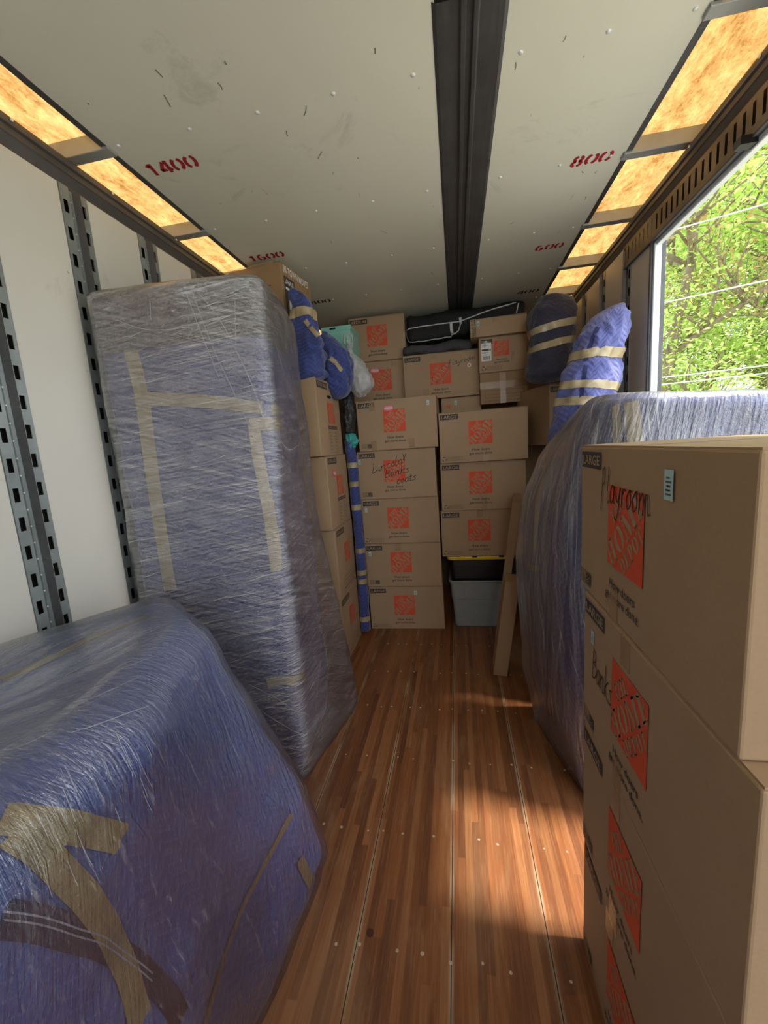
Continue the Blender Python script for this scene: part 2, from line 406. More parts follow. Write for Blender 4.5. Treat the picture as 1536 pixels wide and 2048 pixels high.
def strokes(mb, lines, th, mat, z=0.0, T=lambda x, y: (x, y)):
    for ln in lines:
        P = [Vector(T(*p)) for p in ln]
        if len(P) > 2:                       # smooth the stroke
            Q = []
            for i in range(len(P) - 1):
                p0, p1, p2, p3 = P[max(i - 1, 0)], P[i], P[i + 1], P[min(i + 2, len(P) - 1)]
                for k in range(4):
                    t = k / 4; Q.append(.5 * ((2 * p1) + (p2 - p0) * t + (2 * p0 - 5 * p1 + 4 * p2 - p3) * t * t + (3 * p1 - p0 - 3 * p2 + p3) * t ** 3))
            P = Q + [P[-1]]
        L = []
        for i, p in enumerate(P):
            d = P[min(i + 1, len(P) - 1)] - P[max(i - 1, 0)]
            d = d.normalized() if d.length > 1e-9 else Vector((1, 0))
            n = Vector((-d.y, d.x)) * th / 2; L.append((p + n, p - n))
        for (a, b), (c, d) in zip(L, L[1:]): mb.poly([(a.x, a.y, z), (b.x, b.y, z), (d.x, d.y, z), (c.x, c.y, z)], mat)
def arc(cx, cy, a, b, t0, t1, n=7): return [(cx + a * math.cos(math.radians(t0 + (t1 - t0) * i / n)), cy + b * math.sin(math.radians(t0 + (t1 - t0) * i / n))) for i in range(n + 1)]
DIG = {'0': [arc(.42, .5, .3, .42, 108, 252), arc(.52, .5, .3, .42, -72, 72)],
       '1': [[(.5, .02), (.5, .98)], [(.22, .72), (.42, .9)]],
       '4': [[(.68, .02), (.68, .98)], [(.5, .9), (.12, .34), (.12, .3)], [(.08, .28), (.5, .28)], [(.78, .28), (.92, .28)]],
       '6': [arc(.42, .5, .3, .42, 70, 250), arc(.5, .3, .26, .22, -90, 70), [(.46, .54), (.6, .52)]],
       '8': [arc(.42, .72, .24, .2, 100, 260), arc(.5, .72, .24, .2, -80, 80), arc(.42, .28, .27, .22, 100, 260), arc(.5, .28, .27, .22, -80, 80)]}
mb = MB(); rs = random.Random(5)
SCR = m_plain('scratch_grey', lin(128, 124, 112), .7)
for i in range(46):
    x = rs.choice((rs.uniform(-1.28, -.06), rs.uniform(-1.28, -.06), rs.uniform(.24, .78))); y = rs.uniform(.6, 3.6); a = rs.uniform(1.0, 2.3); L = rs.choice((.008, .012, .02, .05, .03)); c_ = rs.uniform(-.01, .01)
    strokes(mb, [[(x, y), (x + L * .5 * math.cos(a) + c_ * .4, y + L * .5 * math.sin(a)), (x + L * math.cos(a), y + L * math.sin(a))]], rs.choice((.0015, .0025, .004)), SCR)
for f_ in range(len(mb.f)): mb.f[f_] = mb.f[f_][::-1]
mb.v = [Vector((v.x, v.y, ZC - .0008)) for v in mb.v]; mk('scratch_marks', mb, ceil)
for txt, cx, cy, hh, mat in (('1400', -1.165, 1.79, .075, REDP), ('1600', -1.155, 2.67, .075, REDP), ('1800', -1.12, 3.55, .075, DREDP), ('800', .675, 2.28, .075, REDP), ('600', .672, 3.15, .075, REDP), ('400', .67, 3.98, .075, DREDP), ('1200', -1.165, .9, .075, REDP)):
    if txt == '1200': continue
    mb = MB(); n = len(txt); ww = hh * .82
    for i, ch in enumerate(txt):
        strokes(mb, DIG[ch], hh * .2, mat, 0, lambda x, y, i=i: ((i - n / 2 + x) * ww + y * hh * .12, (y - .5) * hh))
    q = mk('painted_number', mb, ceil, world=False); q.location = (cx, cy, ZC - .0012); q.rotation_euler = (math.pi, 0, 0)
    q['label'] = 'red stencilled number ' + txt

# top side rails
def rail(name, x0, s):
    pr = [(.14, ZS), (.13, 2.90), (-.01, 2.895), (-.012, 2.89), (-.012, 2.868), (-.004, 2.862), (-.004, 2.84), (.0, 2.835), (.012, 2.80), (.012, 2.785), (.03, 2.782)]
    mb = MB()
    for (a, z0), (b, z1) in zip(pr, pr[1:]):
        mb.poly([(x0 + s * a, YN, z0), (x0 + s * b, YN, z1), (x0 + s * b, YF, z1), (x0 + s * a, YF, z0)], DARKM)
    mb.box((min(x0 + s * .03, x0 + s * .1), YN, 2.78), (max(x0 + s * .03, x0 + s * .1), YF, 2.88), DARKM)
    for i in range(14):
        yy = -1.2 + i * .43; mb.tube([(x0 - s * .013, yy, 2.885), (x0 - s * .0165, yy, 2.885)], .005, WHITEM, 8)
    return struct(mk(name, mb))
rail('trim_1', XL - .0, -1); rail('trim_2', XR, 1)

def slotted(mb, y0, y1, z0, z1, x, mat, sl, s=1, horizontal=False):
    """flat strip in the plane x with real slots; sl = list of (a0,a1,b0,b1) in (y,z)"""
    ys = sorted({y0, y1} | {a for q in sl for a in q[:2]}); zs = sorted({z0, z1} | {a for q in sl for a in q[2:]})
    for a, b in zip(ys, ys[1:]):
        for c, d in zip(zs, zs[1:]):
            m = ((a + b) / 2, (c + d) / 2)
            if any(q[0] < m[0] < q[1] and q[2] < m[1] < q[3] for q in sl): continue
            P = [(x, a, c), (x, b, c), (x, b, d), (x, a, d)]
            mb.poly(P if s < 0 else P[::-1], mat)
def track(wall, x, y0, zt, s, zb=0.02):
    """slotted cargo track: two slotted flanges with a channel between; s=+1 on the left wall (facing +x)"""
    mb = MB(); fw = .043
    for k, a in enumerate((y0, y0 + .085)):
        sl = []; z = zt - (.055 if k == 0 else .04)
        while z - .055 > zb + .02: sl.append((a + .012, a + .031, z - .048, z)); z -= .1015
        slotted(mb, a, a + fw, zb, zt, x, GALV, sl, -s)
        slotted(mb, a, a + fw, zb, zt, x - s * .018, BLACKM, [], -s)
        mb.box((min(x, x - s * .018), a, zb), (max(x, x - s * .018), a + .001, zt), GALV)
    e = x + s * .012; g = x - s * .016
    mb.poly([(x, y0 + fw, zb), (g, y0 + fw + .018, zb), (g, y0 + fw + .018, zt), (x, y0 + fw, zt)], GALV)
    mb.poly([(g, y0 + fw + .018, zb), (g, y0 + .075, zb), (g, y0 + .075, zt), (g, y0 + fw + .018, zt)], GALV)
    mb.poly([(g, y0 + .075, zb), (e, y0 + .085, zb), (e, y0 + .085, zt), (g, y0 + .075, zt)], DARKM)
    mb.poly([(e, y0 + .085, zb), (x, y0 + .087, zb), (x, y0 + .087, zt), (e, y0 + .085, zt)], GALV)
    zz = zt - .05
    while zz > .1:
        mb.tube([(x - s * .008, y0 + fw + .009, zz), (x - s * .004, y0 + fw + .009, zz)], .003, WHITEM, 6); zz -= .06
    return mk('slotted_track', mb, wall)
# left wall
mb = MB(); ty = [1.124 + .41 * k - 1.64 for k in range(-3, 13)]
ty = [t for t in ty if YN < t < YF - .2]
edges = [YN] + [e for t in ty for e in (t, t + .128)] + [YF]
for a, b in zip(edges[::2], edges[1::2]): mb.box((XL - .03, a, 0), (XL + .004, b, 2.783), WALLW)
mb.box((XL - .12, YN, 0), (XL - .03, YF, 2.9), DARKM)
wl = struct(mk('wall_left', mb)); bevel(wl, .002, 1)
for t in ty: track(wl, XL + .006, t, 2.783, 1)
# back wall
mb = MB(); mb.box((XL - .1, YF, 0), (XR + .1, YF + .06, ZS + .02), m_plain('dark_plywood', lin(110, 92, 70), .7)); struct(mk('wall_back', mb))
mb = MB(); mb.box((XL - .1, YN - .06, 0), (.05, YN, ZS + .02), WALLG); mb.box((.05, YN - .06, 0), (XR + .1, YN, .8), WALLG); mb.box((.05, YN - .06, 2.85), (XR + .1, YN, ZS + .02), WALLG); struct(mk('wall_rear_added', mb))  # added rear wall, its opening placed to steer fill light past the near boxes
# right wall beyond the side door, and its near part
def rwall(name, y0, y1, tys, first=None):
    mb = MB(); e = [y0] + [q for t in tys for q in (t, t + .128)] + [y1]
    for a, b in zip(e[::2], e[1::2]): mb.box((XR - .004, a, 0), (XR + .03, b, 2.783), WALLG)
    mb.box((XR + .03, y0, 0), (XR + .07, y1, 2.9), DARKM)
    o = struct(mk(name, mb)); bevel(o, .002, 1)
    for t in tys: track(o, XR - .006, t, 2.783, -1)
    return o
rwall('wall_right', DY1, YF, [2.86, 3.29, 3.71, 4.13])
rwall('wall_rear_right', YN, DY0, [-.9, -.3])
# slotted header plate over the door
mb = MB(); sl = []; yy = .3
while yy < 2.93: sl.append((yy, yy + .017, 2.688, 2.762)); yy += .0505
slotted(mb, DY0, 2.955, 2.655, 2.783, XR - .012, BROWNM, sl, 1)
slotted(mb, DY0, 2.955, 2.655, 2.783, XR + .004, BLACKM, [], 1)
mb.box((XR - .016, DY0, 2.648), (XR + .03, 2.955, 2.657), DARKM)
struct(mk('trim_3', mb))
# door frame
mb = MB()
mb.box((XR - .012, DY1 - .012, 0), (XR + .03, DY1 + .004, 2.655), DARKM)
mb.box((XR + .0, DY1 - .03, 0), (XR + .035, DY1 - .012, 2.64), WHITEM)
mb.box((XR + .005, DY0, 2.625), (XR + .035, DY1, 2.65), WHITEM)
mb.box((XR - .012, DY0 - .02, 0), (XR + .1, DY0 + .01, 2.655), DARKM)
mb.box((XR + .0, DY0, -.05), (XR + .1, DY1, .012), DARKM)
fr = struct(mk('door_1', mb)); bevel(fr, .003, 1)
mb = MB(); mb.box((XR - .05, 1.82, 2.632), (XR + .02, 1.86, 2.66), BLACKP); mk('door_catch', mb, fr)

# ================================================================ CARTONS
S = 1 / math.sqrt(2)
def half(cx, cy, ao, bo, ai, bi, t0, t1, n=9):
    out = []
    for i in range(n):
        a0 = math.radians(t0 + (t1 - t0) * i / n); a1 = math.radians(t0 + (t1 - t0) * (i + 1) / n)
        out.append([(cx + ao * math.cos(a0), cy + bo * math.sin(a0)), (cx + ao * math.cos(a1), cy + bo * math.sin(a1)), (cx + ai * math.cos(a1), cy + bi * math.sin(a1)), (cx + ai * math.cos(a0), cy + bi * math.sin(a0))])
    return out
def R_(x0, y0, x1, y1): return [(x0, y0), (x1, y0), (x1, y1), (x0, y1)]
GL = {'H': (.95, [R_(.12, 0, .36, 1), R_(.59, 0, .83, 1), R_(0, 0, .46, .09), R_(0, .91, .46, 1), R_(.5, 0, .95, .09), R_(.5, .91, .95, 1), R_(.40, .45, .55, .56)]),
      'O': (.88, half(.41, .5, .41, .5, .14, .4, 95, 265) + half(.47, .5, .41, .5, .14, .4, -85, 85)),
      'M': (1.2, [R_(.12, 0, .21, 1), R_(0, 0, .33, .09), [(.0, 1), (.38, 1), (.66, .3), (.58, 0), (.5, 0), (.2, .91), (0, .91)], [(.6, .0), (.68, .2), (.86, .8), (.84, 1)], R_(.86, 0, 1.1, 1), R_(.74, 0, 1.2, .09), R_(.84, .91, 1.2, 1)]),
      'E': (.8, [R_(.12, 0, .38, 1), R_(0, .91, .75, 1), R_(0, 0, .78, .09), R_(.42, .45, .6, .56), R_(.66, .7, .75, .95), R_(.69, .05, .78, .3), R_(.56, .36, .63, .65)]),
      'T': (.8, [R_(.27, 0, .53, 1), R_(0, .91, .8, 1), R_(0, .7, .08, .95), R_(.72, .7, .8, .95), R_(.16, 0, .64, .09)]),
      'D': (.85, [R_(.12, 0, .36, 1), R_(0, 0, .4, .09), R_(0, .91, .4, 1)] + half(.42, .5, .43, .5, .16, .4, -90, 90)),
      'P': (.78, [R_(.12, 0, .36, 1), R_(0, 0, .5, .09), R_(0, .91, .4, 1)] + half(.42, .7, .36, .3, .1, .2, -90, 90))}
def logo_mb(side, cardm):
    mb = MB(); mb.rect(0, 0, side, side, ORANGE, 0)
    for word, u0, u1, v0, v1 in (('THE', -.21, .25, .215, .415), ('HOME', -.64, .66, -.145, .175), ('DEPOT', -.36, .40, -.375, -.185)):
        tw = sum(GL[c][0] for c in word) + .07 * (len(word) - 1); sx = (u1 - u0) / tw; x = 0
        for c in word:
            w_, polys = GL[c]
            for P in polys:
                pts = []
                for (a, b) in P:
                    u = u0 + (x + a) * sx; v = v0 + b * (v1 - v0)
                    pts.append((min(max((.5 + (u - v) * S), -.0), 1.0) * side, min(max((.5 + (u + v) * S), -.0), 1.0) * side, .0006))
                mb.poly(pts, cardm)
            x += w_ + .07
    return mb
_pc = {}
def pmesh(key, fn):
    if key not in _pc:
        o = mk(key.split('|')[0], fn()); _pc[key] = o.data; bpy.data.objects.remove(o)
    return _pc[key]
def face_xf(d, face, x, y, off):
    """place a flat print: x,y from the lower left corner of that face as seen"""
    W, D, H = d
    if face == 'front': return (-W / 2 + x, -D / 2 - off, y), (math.pi / 2, 0, 0)
    if face == 'right': return (W / 2 + off, -D / 2 + x, y), (math.pi / 2, 0, math.pi / 2)
    if face == 'left': return (-W / 2 - off, D / 2 - x, y), (math.pi / 2, 0, -math.pi / 2)
def put(root, me, name, face, x, y, off=.0008, roll=0.0, label=None):
    loc, rot = face_xf(root['_d'], face, x, y, off)
    o = inst(name, me, root, loc, rot)
    if roll: o.rotation_euler = (Matrix.Rotation(0, 3, 'X') @ Matrix.Rotation(rot[2], 3, 'Z') @ Matrix.Rotation(rot[0], 3, 'X') @ Matrix.Rotation(roll, 3, 'Z')).to_euler()
    if label: o['label'] = label
    return o
def size_label(word, w, h):
    def f():
        mb = MB(); mb.rect(0, 0, w, h, DARKP); mb.text(word, w * .07, h * .2, CARD, h=h * .6, w=w * .86, z=.0006, bold=.012); return mb
    return pmesh('size_label|%s%.3f' % (word, w), f)
def slogan(w):
    def f():
        mb = MB(); mb.text('How doers', w * .13, .031 * w / .19, DARKP, w=w * .74, h=.022 * w / .19, bold=.01); mb.text('get more done.', 0, -.006, DARKP, w=w, h=.028 * w / .19, bold=.01); return mb
    return pmesh('slogan|%.3f' % w, f)
def recycle_mark():
    def f():
        mb = MB()
        for k in range(3):
            a = math.radians(90 + 120 * k); c = (.018, .017)
            p = [(c[0] + .016 * math.cos(a + b), c[1] + .016 * math.sin(a + b)) for b in (-.55, -.1, .35)]
            strokes(mb, [p], .0055, DARKP)
            e = Vector(p[2]); d = (Vector(p[2]) - Vector(p[1])).normalized(); n = Vector((-d.y, d.x))
            q = [e + n * .006, e - n * .006, e + d * .008]; mb.poly([(v.x, v.y, 0) for v in q], DARKP)
        for a in (R_(.042, 0, .165, .002), R_(.042, .030, .165, .032), R_(.042, 0, .044, .032), R_(.163, 0, .165, .032)): mb.poly([(x, y, 0) for x, y in a], FADED)
        mb.text('MADE FROM 70%', .048, .018, FADED, w=.1, h=.008, bold=.01); mb.text('RECYCLED CONTENT', .048, .005, FADED, w=.112, h=.008, bold=.01); return mb
    return pmesh('recycling_mark', f)
def usa_mark():
    def f():
        mb = MB()
        for a in (R_(0, 0, .088, .002), R_(0, .036, .088, .038), R_(0, 0, .002, .038), R_(.086, 0, .088, .038)): mb.poly([(x, y, 0) for x, y in a], DARKP)
        mb.text('MADE IN THE', .005, .026, FADED, w=.042, h=.006, bold=.01); mb.text('USA', .005, .005, FADED, w=.042, h=.018, bold=.02)
        mb.rect(.05, .004, .084, .034, DARKP); strokes(mb, [[(.053, .012), (.062, .016), (.072, .022), (.082, .03)], [(.053, .006), (.066, .012), (.078, .018)], [(.055, .024), (.064, .03)]], .002, CARD, .0005); return mb
    return pmesh('origin_mark', f)
def inv_tag():
    def f():
        mb = MB(); mb.rect(0, 0, .022, .038, TAGB)
        for k, (a, b) in enumerate(((.004, .018), (.004, .016), (.006, .016), (.004, .018), (.005, .014))): mb.rect(a, .006 + k * .0052, b, .0084 + k * .0052, DARKP if k in (1, 2) else FADED, .0004)
        return mb
    return pmesh('inventory_tag', f)
def fragile():
    def f():
        mb = MB(); mb.rect(0, 0, .075, .042, PINK); mb.rect(.003, .012, .072, .030, WHITEL, .0004); mb.text('FRAGILE', .006, .014, PINK, w=.063, h=.014, z=.0008, bold=.02)
        mb.text('HANDLE WITH CARE', .008, .033, WHITEL, w=.06, h=.006, z=.0006); mb.text('THANK YOU', .02, .003, WHITEL, w=.035, h=.006, z=.0006); return mb
    return pmesh('fragile_sticker', f)
def tape_piece(w, h, m=CTAPE):
    def f():
        mb = MB(); n = 6
        pts = [(0, 0)] + [(w * k / n, (-.003 if k % 2 else .0)) for k in range(1, n)] + [(w, 0), (w, h)] + [(w * k / n, h + (.003 if k % 2 else 0)) for k in range(n - 1, 0, -1)] + [(0, h)]
        mb.poly([(x, y, 0) for x, y in pts], m); return mb
    return pmesh('tape_piece|%.3f_%.3f_%s' % (w, h, m.name), f)
def carton(loc, d, rz=0.0, label='', mat=CARD, tape=True, group=None, jit=.004, name='cardboard_box', cat='box', open_gap=False):
    """closed box: four walls, folded flaps meeting in a centre seam on top; origin at the base centre"""
    W, D, H = d; rnd = random.Random(str(loc))
    bm = bmesh.new(); bmesh.ops.create_cube(bm, size=1)
    for v in bm.verts:
        v.co = Vector((v.co.x * W, v.co.y * D, (v.co.z + .5) * H)) + Vector((rnd.uniform(-jit, 0) * (1 if v.co.x > 0 else -1), rnd.uniform(0, jit * .6), 0 if v.co.z < 0 else rnd.uniform(-jit, 0)))
    bmesh.ops.bevel(bm, geom=bm.edges[:], offset=.004, segments=2, affect='EDGES', profile=.5)
    me = bpy.data.meshes.new(name); bm.to_mesh(me); bm.free(); me.materials.append(mat)
    o = bpy.data.objects.new(name, me); COL.objects.link(o); o.location = loc; o.rotation_euler = (0, 0, rz); o['_d'] = d
    mb = MB()
    mb.box((-W / 2 + .004, -D / 2 + .003, H - .001), (W / 2 - .004, -.002, H + .0025), mat)
    mb.box((-W / 2 + .004, .002, H - .001), (W / 2 - .004, D / 2 - .003, H + .0025), mat)
    mk('top_flaps', mb, o, world=False)
    if tape:
        mb = MB(); mb.rect(-W / 2 + .002, -.025, W / 2 - .002, .025, CTAPE, H + .0034); mk('sealing_tape', mb, o, world=False)
    tag(o, label, cat, group); return o
LB = 'LARGE'
def print_large(o, face='front', mark='usa', tagpos=None, lw=None, word='LARGE', logo=.187, slog=True, lx=None, ly=None, labw=.145):
    W, D, H = o['_d']; fw = W if face == 'front' else D
    cx = lx if lx is not None else fw * .475; ty_ = ly if ly is not None else H * .8
    put(o, pmesh('printed_logo|%.3f' % logo, lambda: logo_mb(logo, CARD)), 'printed_logo', face, cx - logo / 2, ty_ - logo, label='orange square logo with stencil lettering')
    if slog: put(o, slogan(logo * 1.0), 'printed_slogan', face, cx - logo / 2, ty_ - logo - .085 * logo / .187)
    put(o, size_label(word, labw, .042), 'size_label', face, .016, H - .058, label='dark label reading ' + word)
    if mark == 'usa': put(o, usa_mark(), 'origin_mark', face, .03, .022)
    if mark == 'rec': put(o, recycle_mark(), 'recycling_mark', face, .02, .016)
    if tagpos: put(o, inv_tag(), 'inventory_tag', face, *tagpos, off=.0016, label='pale blue inventory sticker')

LD = (.686, .381, .408)
yf = 3.50
def front_box(xl, z, w=.686, h=.406, yv=yf, rz=0.0, d=.381, **k): return carton((xl + w / 2, yv + d / 2, z), (w, d, h), rz, **k)
G1 = 'large moving boxes in the two front stacks'
# left front stack (bottom to top)
a = front_box(-.852, 0.0, h=.407, rz=.02, label='large moving box on the floor, bottom of the tall middle stack', group=G1); print_large(a, mark='rec', tagpos=(.42, .33))
a = front_box(-.856, .412, h=.400, rz=.008, label='large moving box second from the floor in the tall middle stack', group=G1); print_large(a, mark='usa', tagpos=(.035, .29)); put(a, tape_piece(.05, .06), 'tape_piece', 'front', .28, .34, .0012)
a = front_box(-.856, .816, h=.404, label='large moving box third from the floor in the tall middle stack', group=G1); print_large(a, mark='rec', tagpos=(.03, .29))
b4 = front_box(-.860, 1.224, h=.418, yv=3.485, label='large moving box with a handwritten note about coats across its logo', group=G1); print_large(b4, mark='usa', tagpos=(.01, .31))
b5 = front_box(-.828, 1.646, h=.42, yv=3.47, rz=-.015, label='large moving box with a pink fragile sticker, top of the tall middle stack', group=G1); print_large(b5, mark='usa', tagpos=(.605, .345))
put(b5, fragile(), 'fragile_sticker', 'front', .245, .325, .0022)
put(b5, tape_piece(.05, .085), 'tape_piece', 'front', .115, .335, .0014); put(b5, tape_piece(.05, .08), 'tape_piece', 'front', .11, .0, .0014); put(b5, tape_piece(.048, .075), 'tape_piece', 'front', .44, .01, .0014, .05)
# handwriting
HW = {'L': (.6, [[(.1, 1.0), (.12, .5), (.05, .02), (.3, .06), (.6, .2)]]), 'i': (.3, [[(.1, .5), (.15, .02), (.3, .15)]]), 'n': (.55, [[(.05, .5), (.08, .0)], [(.08, .3), (.25, .5), (.38, .4), (.4, .02), (.52, .1)]]),
      'c': (.42, [[(.38, .45), (.2, .5), (.06, .25), (.2, .02), (.4, .1)]]), 'o': (.45, [[(.25, .5), (.06, .3), (.18, .02), (.38, .2), (.25, .5), (.4, .45)]]), 'l': (.25, [[(.1, 1.0), (.06, .4), (.12, .0), (.24, .08)]]),
      '&': (.6, [[(.15, .9), (.3, .35), (.45, .0)], [(.5, .95), (.3, .35), (.2, .3), (.45, .25)]]), 'B': (.6, [[(.12, 1.0), (.1, .5), (.08, .0)], [(.1, .95), (.42, .9), (.4, .62), (.12, .52), (.5, .45), (.48, .12), (.08, .0)]]),
      'a': (.5, [[(.4, .45), (.2, .5), (.06, .22), (.2, .02), (.38, .2), (.4, .48), (.4, .1), (.5, .05)]]), 'k': (.5, [[(.08, 1.0), (.08, .0)], [(.42, .6), (.1, .28), (.45, .0)]]), 's': (.4, [[(.38, .5), (.12, .42), (.3, .25), (.32, .05), (.02, .02)]]),
      't': (.35, [[(.15, .85), (.14, .1), (.3, .05)], [(.0, .55), (.32, .58)]]), 'P': (.6, [[(.12, 1.0), (.1, .0)], [(.05, .9), (.4, 1.0), (.5, .75), (.12, .5)]]), 'p': (.6, [[(.12, .9), (.1, -.3)], [(.05, .85), (.3, .95), (.36, .6), (.12, .4)]]),
      'y': (.5, [[(.05, .5), (.12, .2), (.3, .12), (.42, .5), (.36, -.1), (.2, -.4), (.05, -.3)]]), 'r': (.4, [[(.08, .5), (.1, .0)], [(.1, .3), (.22, .48), (.38, .45)]]), 'm': (.8, [[(.05, .5), (.08, .0)], [(.08, .3), (.22, .5), (.32, .35), (.34, .0)], [(.34, .3), (.5, .5), (.62, .35), (.66, .05), (.76, .1)]]), 'N': (.6, [[(.08, .0), (.1, .9), (.42, .05), (.46, .95)]]), 'K': (.55, [[(.1, 1.0), (.08, .0)], [(.5, .95), (.12, .45), (.5, .02)]]), 'S': (.5, [[(.48, .85), (.2, .95), (.12, .6), (.42, .42), (.4, .08), (.05, .05)]]), 'U': (.55, [[(.08, .9), (.1, .2), (.28, .02), (.42, .2), (.44, .9)]])}
def hw(mb, s, x, y, size, sx=1.0, th=.005, slope=0.0, shear=.15, z=0.0):
    cx = 0
    for ch in s:
        if ch == ' ': cx += .4; continue
        w_, L = HW[ch]
        strokes(mb, L, th, INK, z, lambda a, b: (x + (cx + a + b * shear) * size * sx, y + b * size + (cx + a) * size * sx * slope)); cx += w_
def note(key, fn):
    def f():
        mb = MB(); fn(mb); return mb
    return pmesh(key, f)
put(b4, note('handwritten_note|coats', lambda mb: (hw(mb, 'Lincoln', -.01, .01, .085, 1.05, slope=.26), hw(mb, '&', .255, .10, .07, 1.0), hw(mb, 'Banks', .10, -.035, .07, 1.2, slope=.2), hw(mb, 'coats', .2, -.095, .07, 1.15, slope=.2))), 'handwritten_note', 'front', .135, .215, .002, label='black marker handwriting')

# right front stack
def tote(loc, d, body, rim, label, lid=None, name='storage_tote', taper=.06, kind=0):
    W, D, H = d; root = empty(name, loc); tag(root, label, 'storage bin')
    def ring(z, w_, d_, r=.035, n=6):
        P = []
        for cx, cy, a in ((w_ / 2 - r, d_ / 2 - r, 0), (-w_ / 2 + r, d_ / 2 - r, 90), (-w_ / 2 + r, -d_ / 2 + r, 180), (w_ / 2 - r, -d_ / 2 + r, 270)):
            for k in range(n + 1):
                t = math.radians(a + 90 * k / n); P.append(Vector((cx + r * math.cos(t), cy + r * math.sin(t), z)))
        return P
    def loft(rings, m, name_, cap0=True, cap1=False):
        mb = MB()
        for r in rings: mb.v += r
        n = len(rings[0])
        for i in range(len(rings) - 1):
            for k in range(n): mb.face([i * n + k, i * n + (k + 1) % n, (i + 1) * n + (k + 1) % n, (i + 1) * n + k], m)
        if cap0: mb.face(list(range(n))[::-1], m)
        if cap1: mb.face([(len(rings) - 1) * n + k for k in range(n)], m)
        return mk(name_, mb, root, world=False)
    T = taper
    bo = loft([ring(.0, W - T - .02, D - T - .02), ring(.012, W - T, D - T), ring(H * .60, W - T * .45, D - T * .45), ring(H * .61, W - T * .3, D - T * .3), ring(H * .93, W - T * .05, D - T * .05), ring(H * .94, W, D), ring(H, W, D), ring(H, W - .02, D - .02), ring(.03, W - T - .02, D - T - .02)], body, 'tub')
    mb = MB(); rr = ring(H - .004, W + .008, D + .008); 
    if rim: mb.tube(rr + [rr[0]], .009, rim, 8, cap=False); q = mk('rim', mb, root, smooth=True, world=False)
    if lid:
        l = loft([ring(H - .012, W + .03, D + .03), ring(H + .006, W + .04, D + .04), ring(H + .018, W + .036, D + .036), ring(H + .020, W - .02, D - .02)], lid, 'lid', True, True)
        for k in range(4):
            mb = MB(); xx = -W * .3 + k * W * .21; mb.box((xx - .022, -D / 2 - .024, H + .008), (xx + .022, -D / 2 + .05, H + .026), BLACKP if k % 2 else lid); bevel(mk('lid_notch', mb, l, world=False), .004)
    return root
tote((.16, 3.52 + .2, 0), (.52, .38, .445), GREYP, GREYP, 'grey plastic storage tub on the floor beneath the black and yellow tote')
tote((.17, 3.53 + .2, .45), (.54, .38, .205), BLACKP, None, 'black storage tote with a bright yellow lid resting on the grey tub', lid=YELP, taper=.03)
a = front_box(-.158, .682, h=.405, label='large moving box resting on the yellow lid of the black tote', group=G1); print_large(a, mark='rec', tagpos=None); put(a, tape_piece(.05, .06), 'tape_piece', 'front', .31, .345, .0012)
a = front_box(-.142, 1.09, h=.408, w=.70, yv=3.49, label='large moving box in the middle of the stack above the yellow lidded tote', group=G1); print_large(a, mark='rec'); put(a, tape_piece(.05, .3), 'tape_piece', 'front', .33, .0, .0005)
a = front_box(-.137, 1.502, h=.412, w=.71, yv=3.45, label='large moving box on top of the stack above the yellow lidded tote', group=G1); print_large(a, mark='rec'); put(a, tape_piece(.05, .05), 'tape_piece', 'front', .35, .0, .0012)

# second row, higher up
G2 = 'moving boxes in the back row'
a = carton((-.70, 3.98 + .19, 2.49), (.535, .38, .40), .02, 'medium moving box touching the ceiling above the fragile box', group=G2); print_large(a, mark=None, tagpos=(.045, .27), word='MEDIUM', lx=.27, ly=.32, labw=.17)
a = carton((-.70, 3.96 + .19, 2.08), (.55, .38, .40), .02, 'half hidden moving box with a fragile sticker, below the medium box', group=G2); print_large(a, mark=None, word='LARGE', lx=.30, ly=.32, tagpos=None); put(a, fragile(), 'fragile_sticker', 'front', .20, .30, .0022, -.08); put(a, tape_piece(.05, .05), 'tape_piece', 'front', .4, .34, .0012)
pb = carton((-.112, 3.90 + .19, 2.085), (.69, .38, .398), .015, 'large moving box with Playroom written in its upper right corner', group=G2); print_large(pb, mark=None, lx=.34, ly=.31)
put(pb, note('handwritten_note|play', lambda mb: hw(mb, 'playroom', 0, 0, .05, 1.25, slope=.14, th=.0035)), 'handwritten_note', 'front', .41, .275, .002, label='black marker handwriting')
mb = MB(); strokes(mb, [arc(0, 0, .010, .010, 0, 360, 10)], .006, PINK); q = mk('round_sticker', mb); m_ = q.data; bpy.data.objects.remove(q)
put(pb, m_, 'round_sticker', 'front', .17, .27, .002); mb = MB(); mb.poly([(.018 * math.cos(t), .018 * math.sin(t), 0) for t in [2 * math.pi * k / 8 for k in range(8)]], WHITEL); mb.poly([(.010 * math.cos(t), .010 * math.sin(t), .0005) for t in [2 * math.pi * k / 8 for k in range(8)]], PINK)
q = mk('round_sticker', mb); m_ = q.data; bpy.data.objects.remove(q); put(pb, m_, 'round_sticker', 'front', .60, .265, .002, label='white and pink flower sticker')
put(pb, tape_piece(.05, .05), 'tape_piece', 'front', .27, .35, .0012); put(pb, tape_piece(.05, .09), 'tape_piece', 'front', .18, .0, .0012)
a = carton((.06, 3.90 + .15, 1.93), (.36, .3, .145), 0, 'low box peeking out between the Playroom box and the stack in front', group=G2)
mb = MB(); mb.text('ORE', 0, 0, ORANGE, w=.055, h=.03, bold=.02); q = mk('printed_text', mb); m_ = q.data; bpy.data.objects.remove(q); put(a, m_, 'printed_text', 'front', .03, .055, .001); put(a, inv_tag(), 'inventory_tag', 'front', .12, .08, .001)
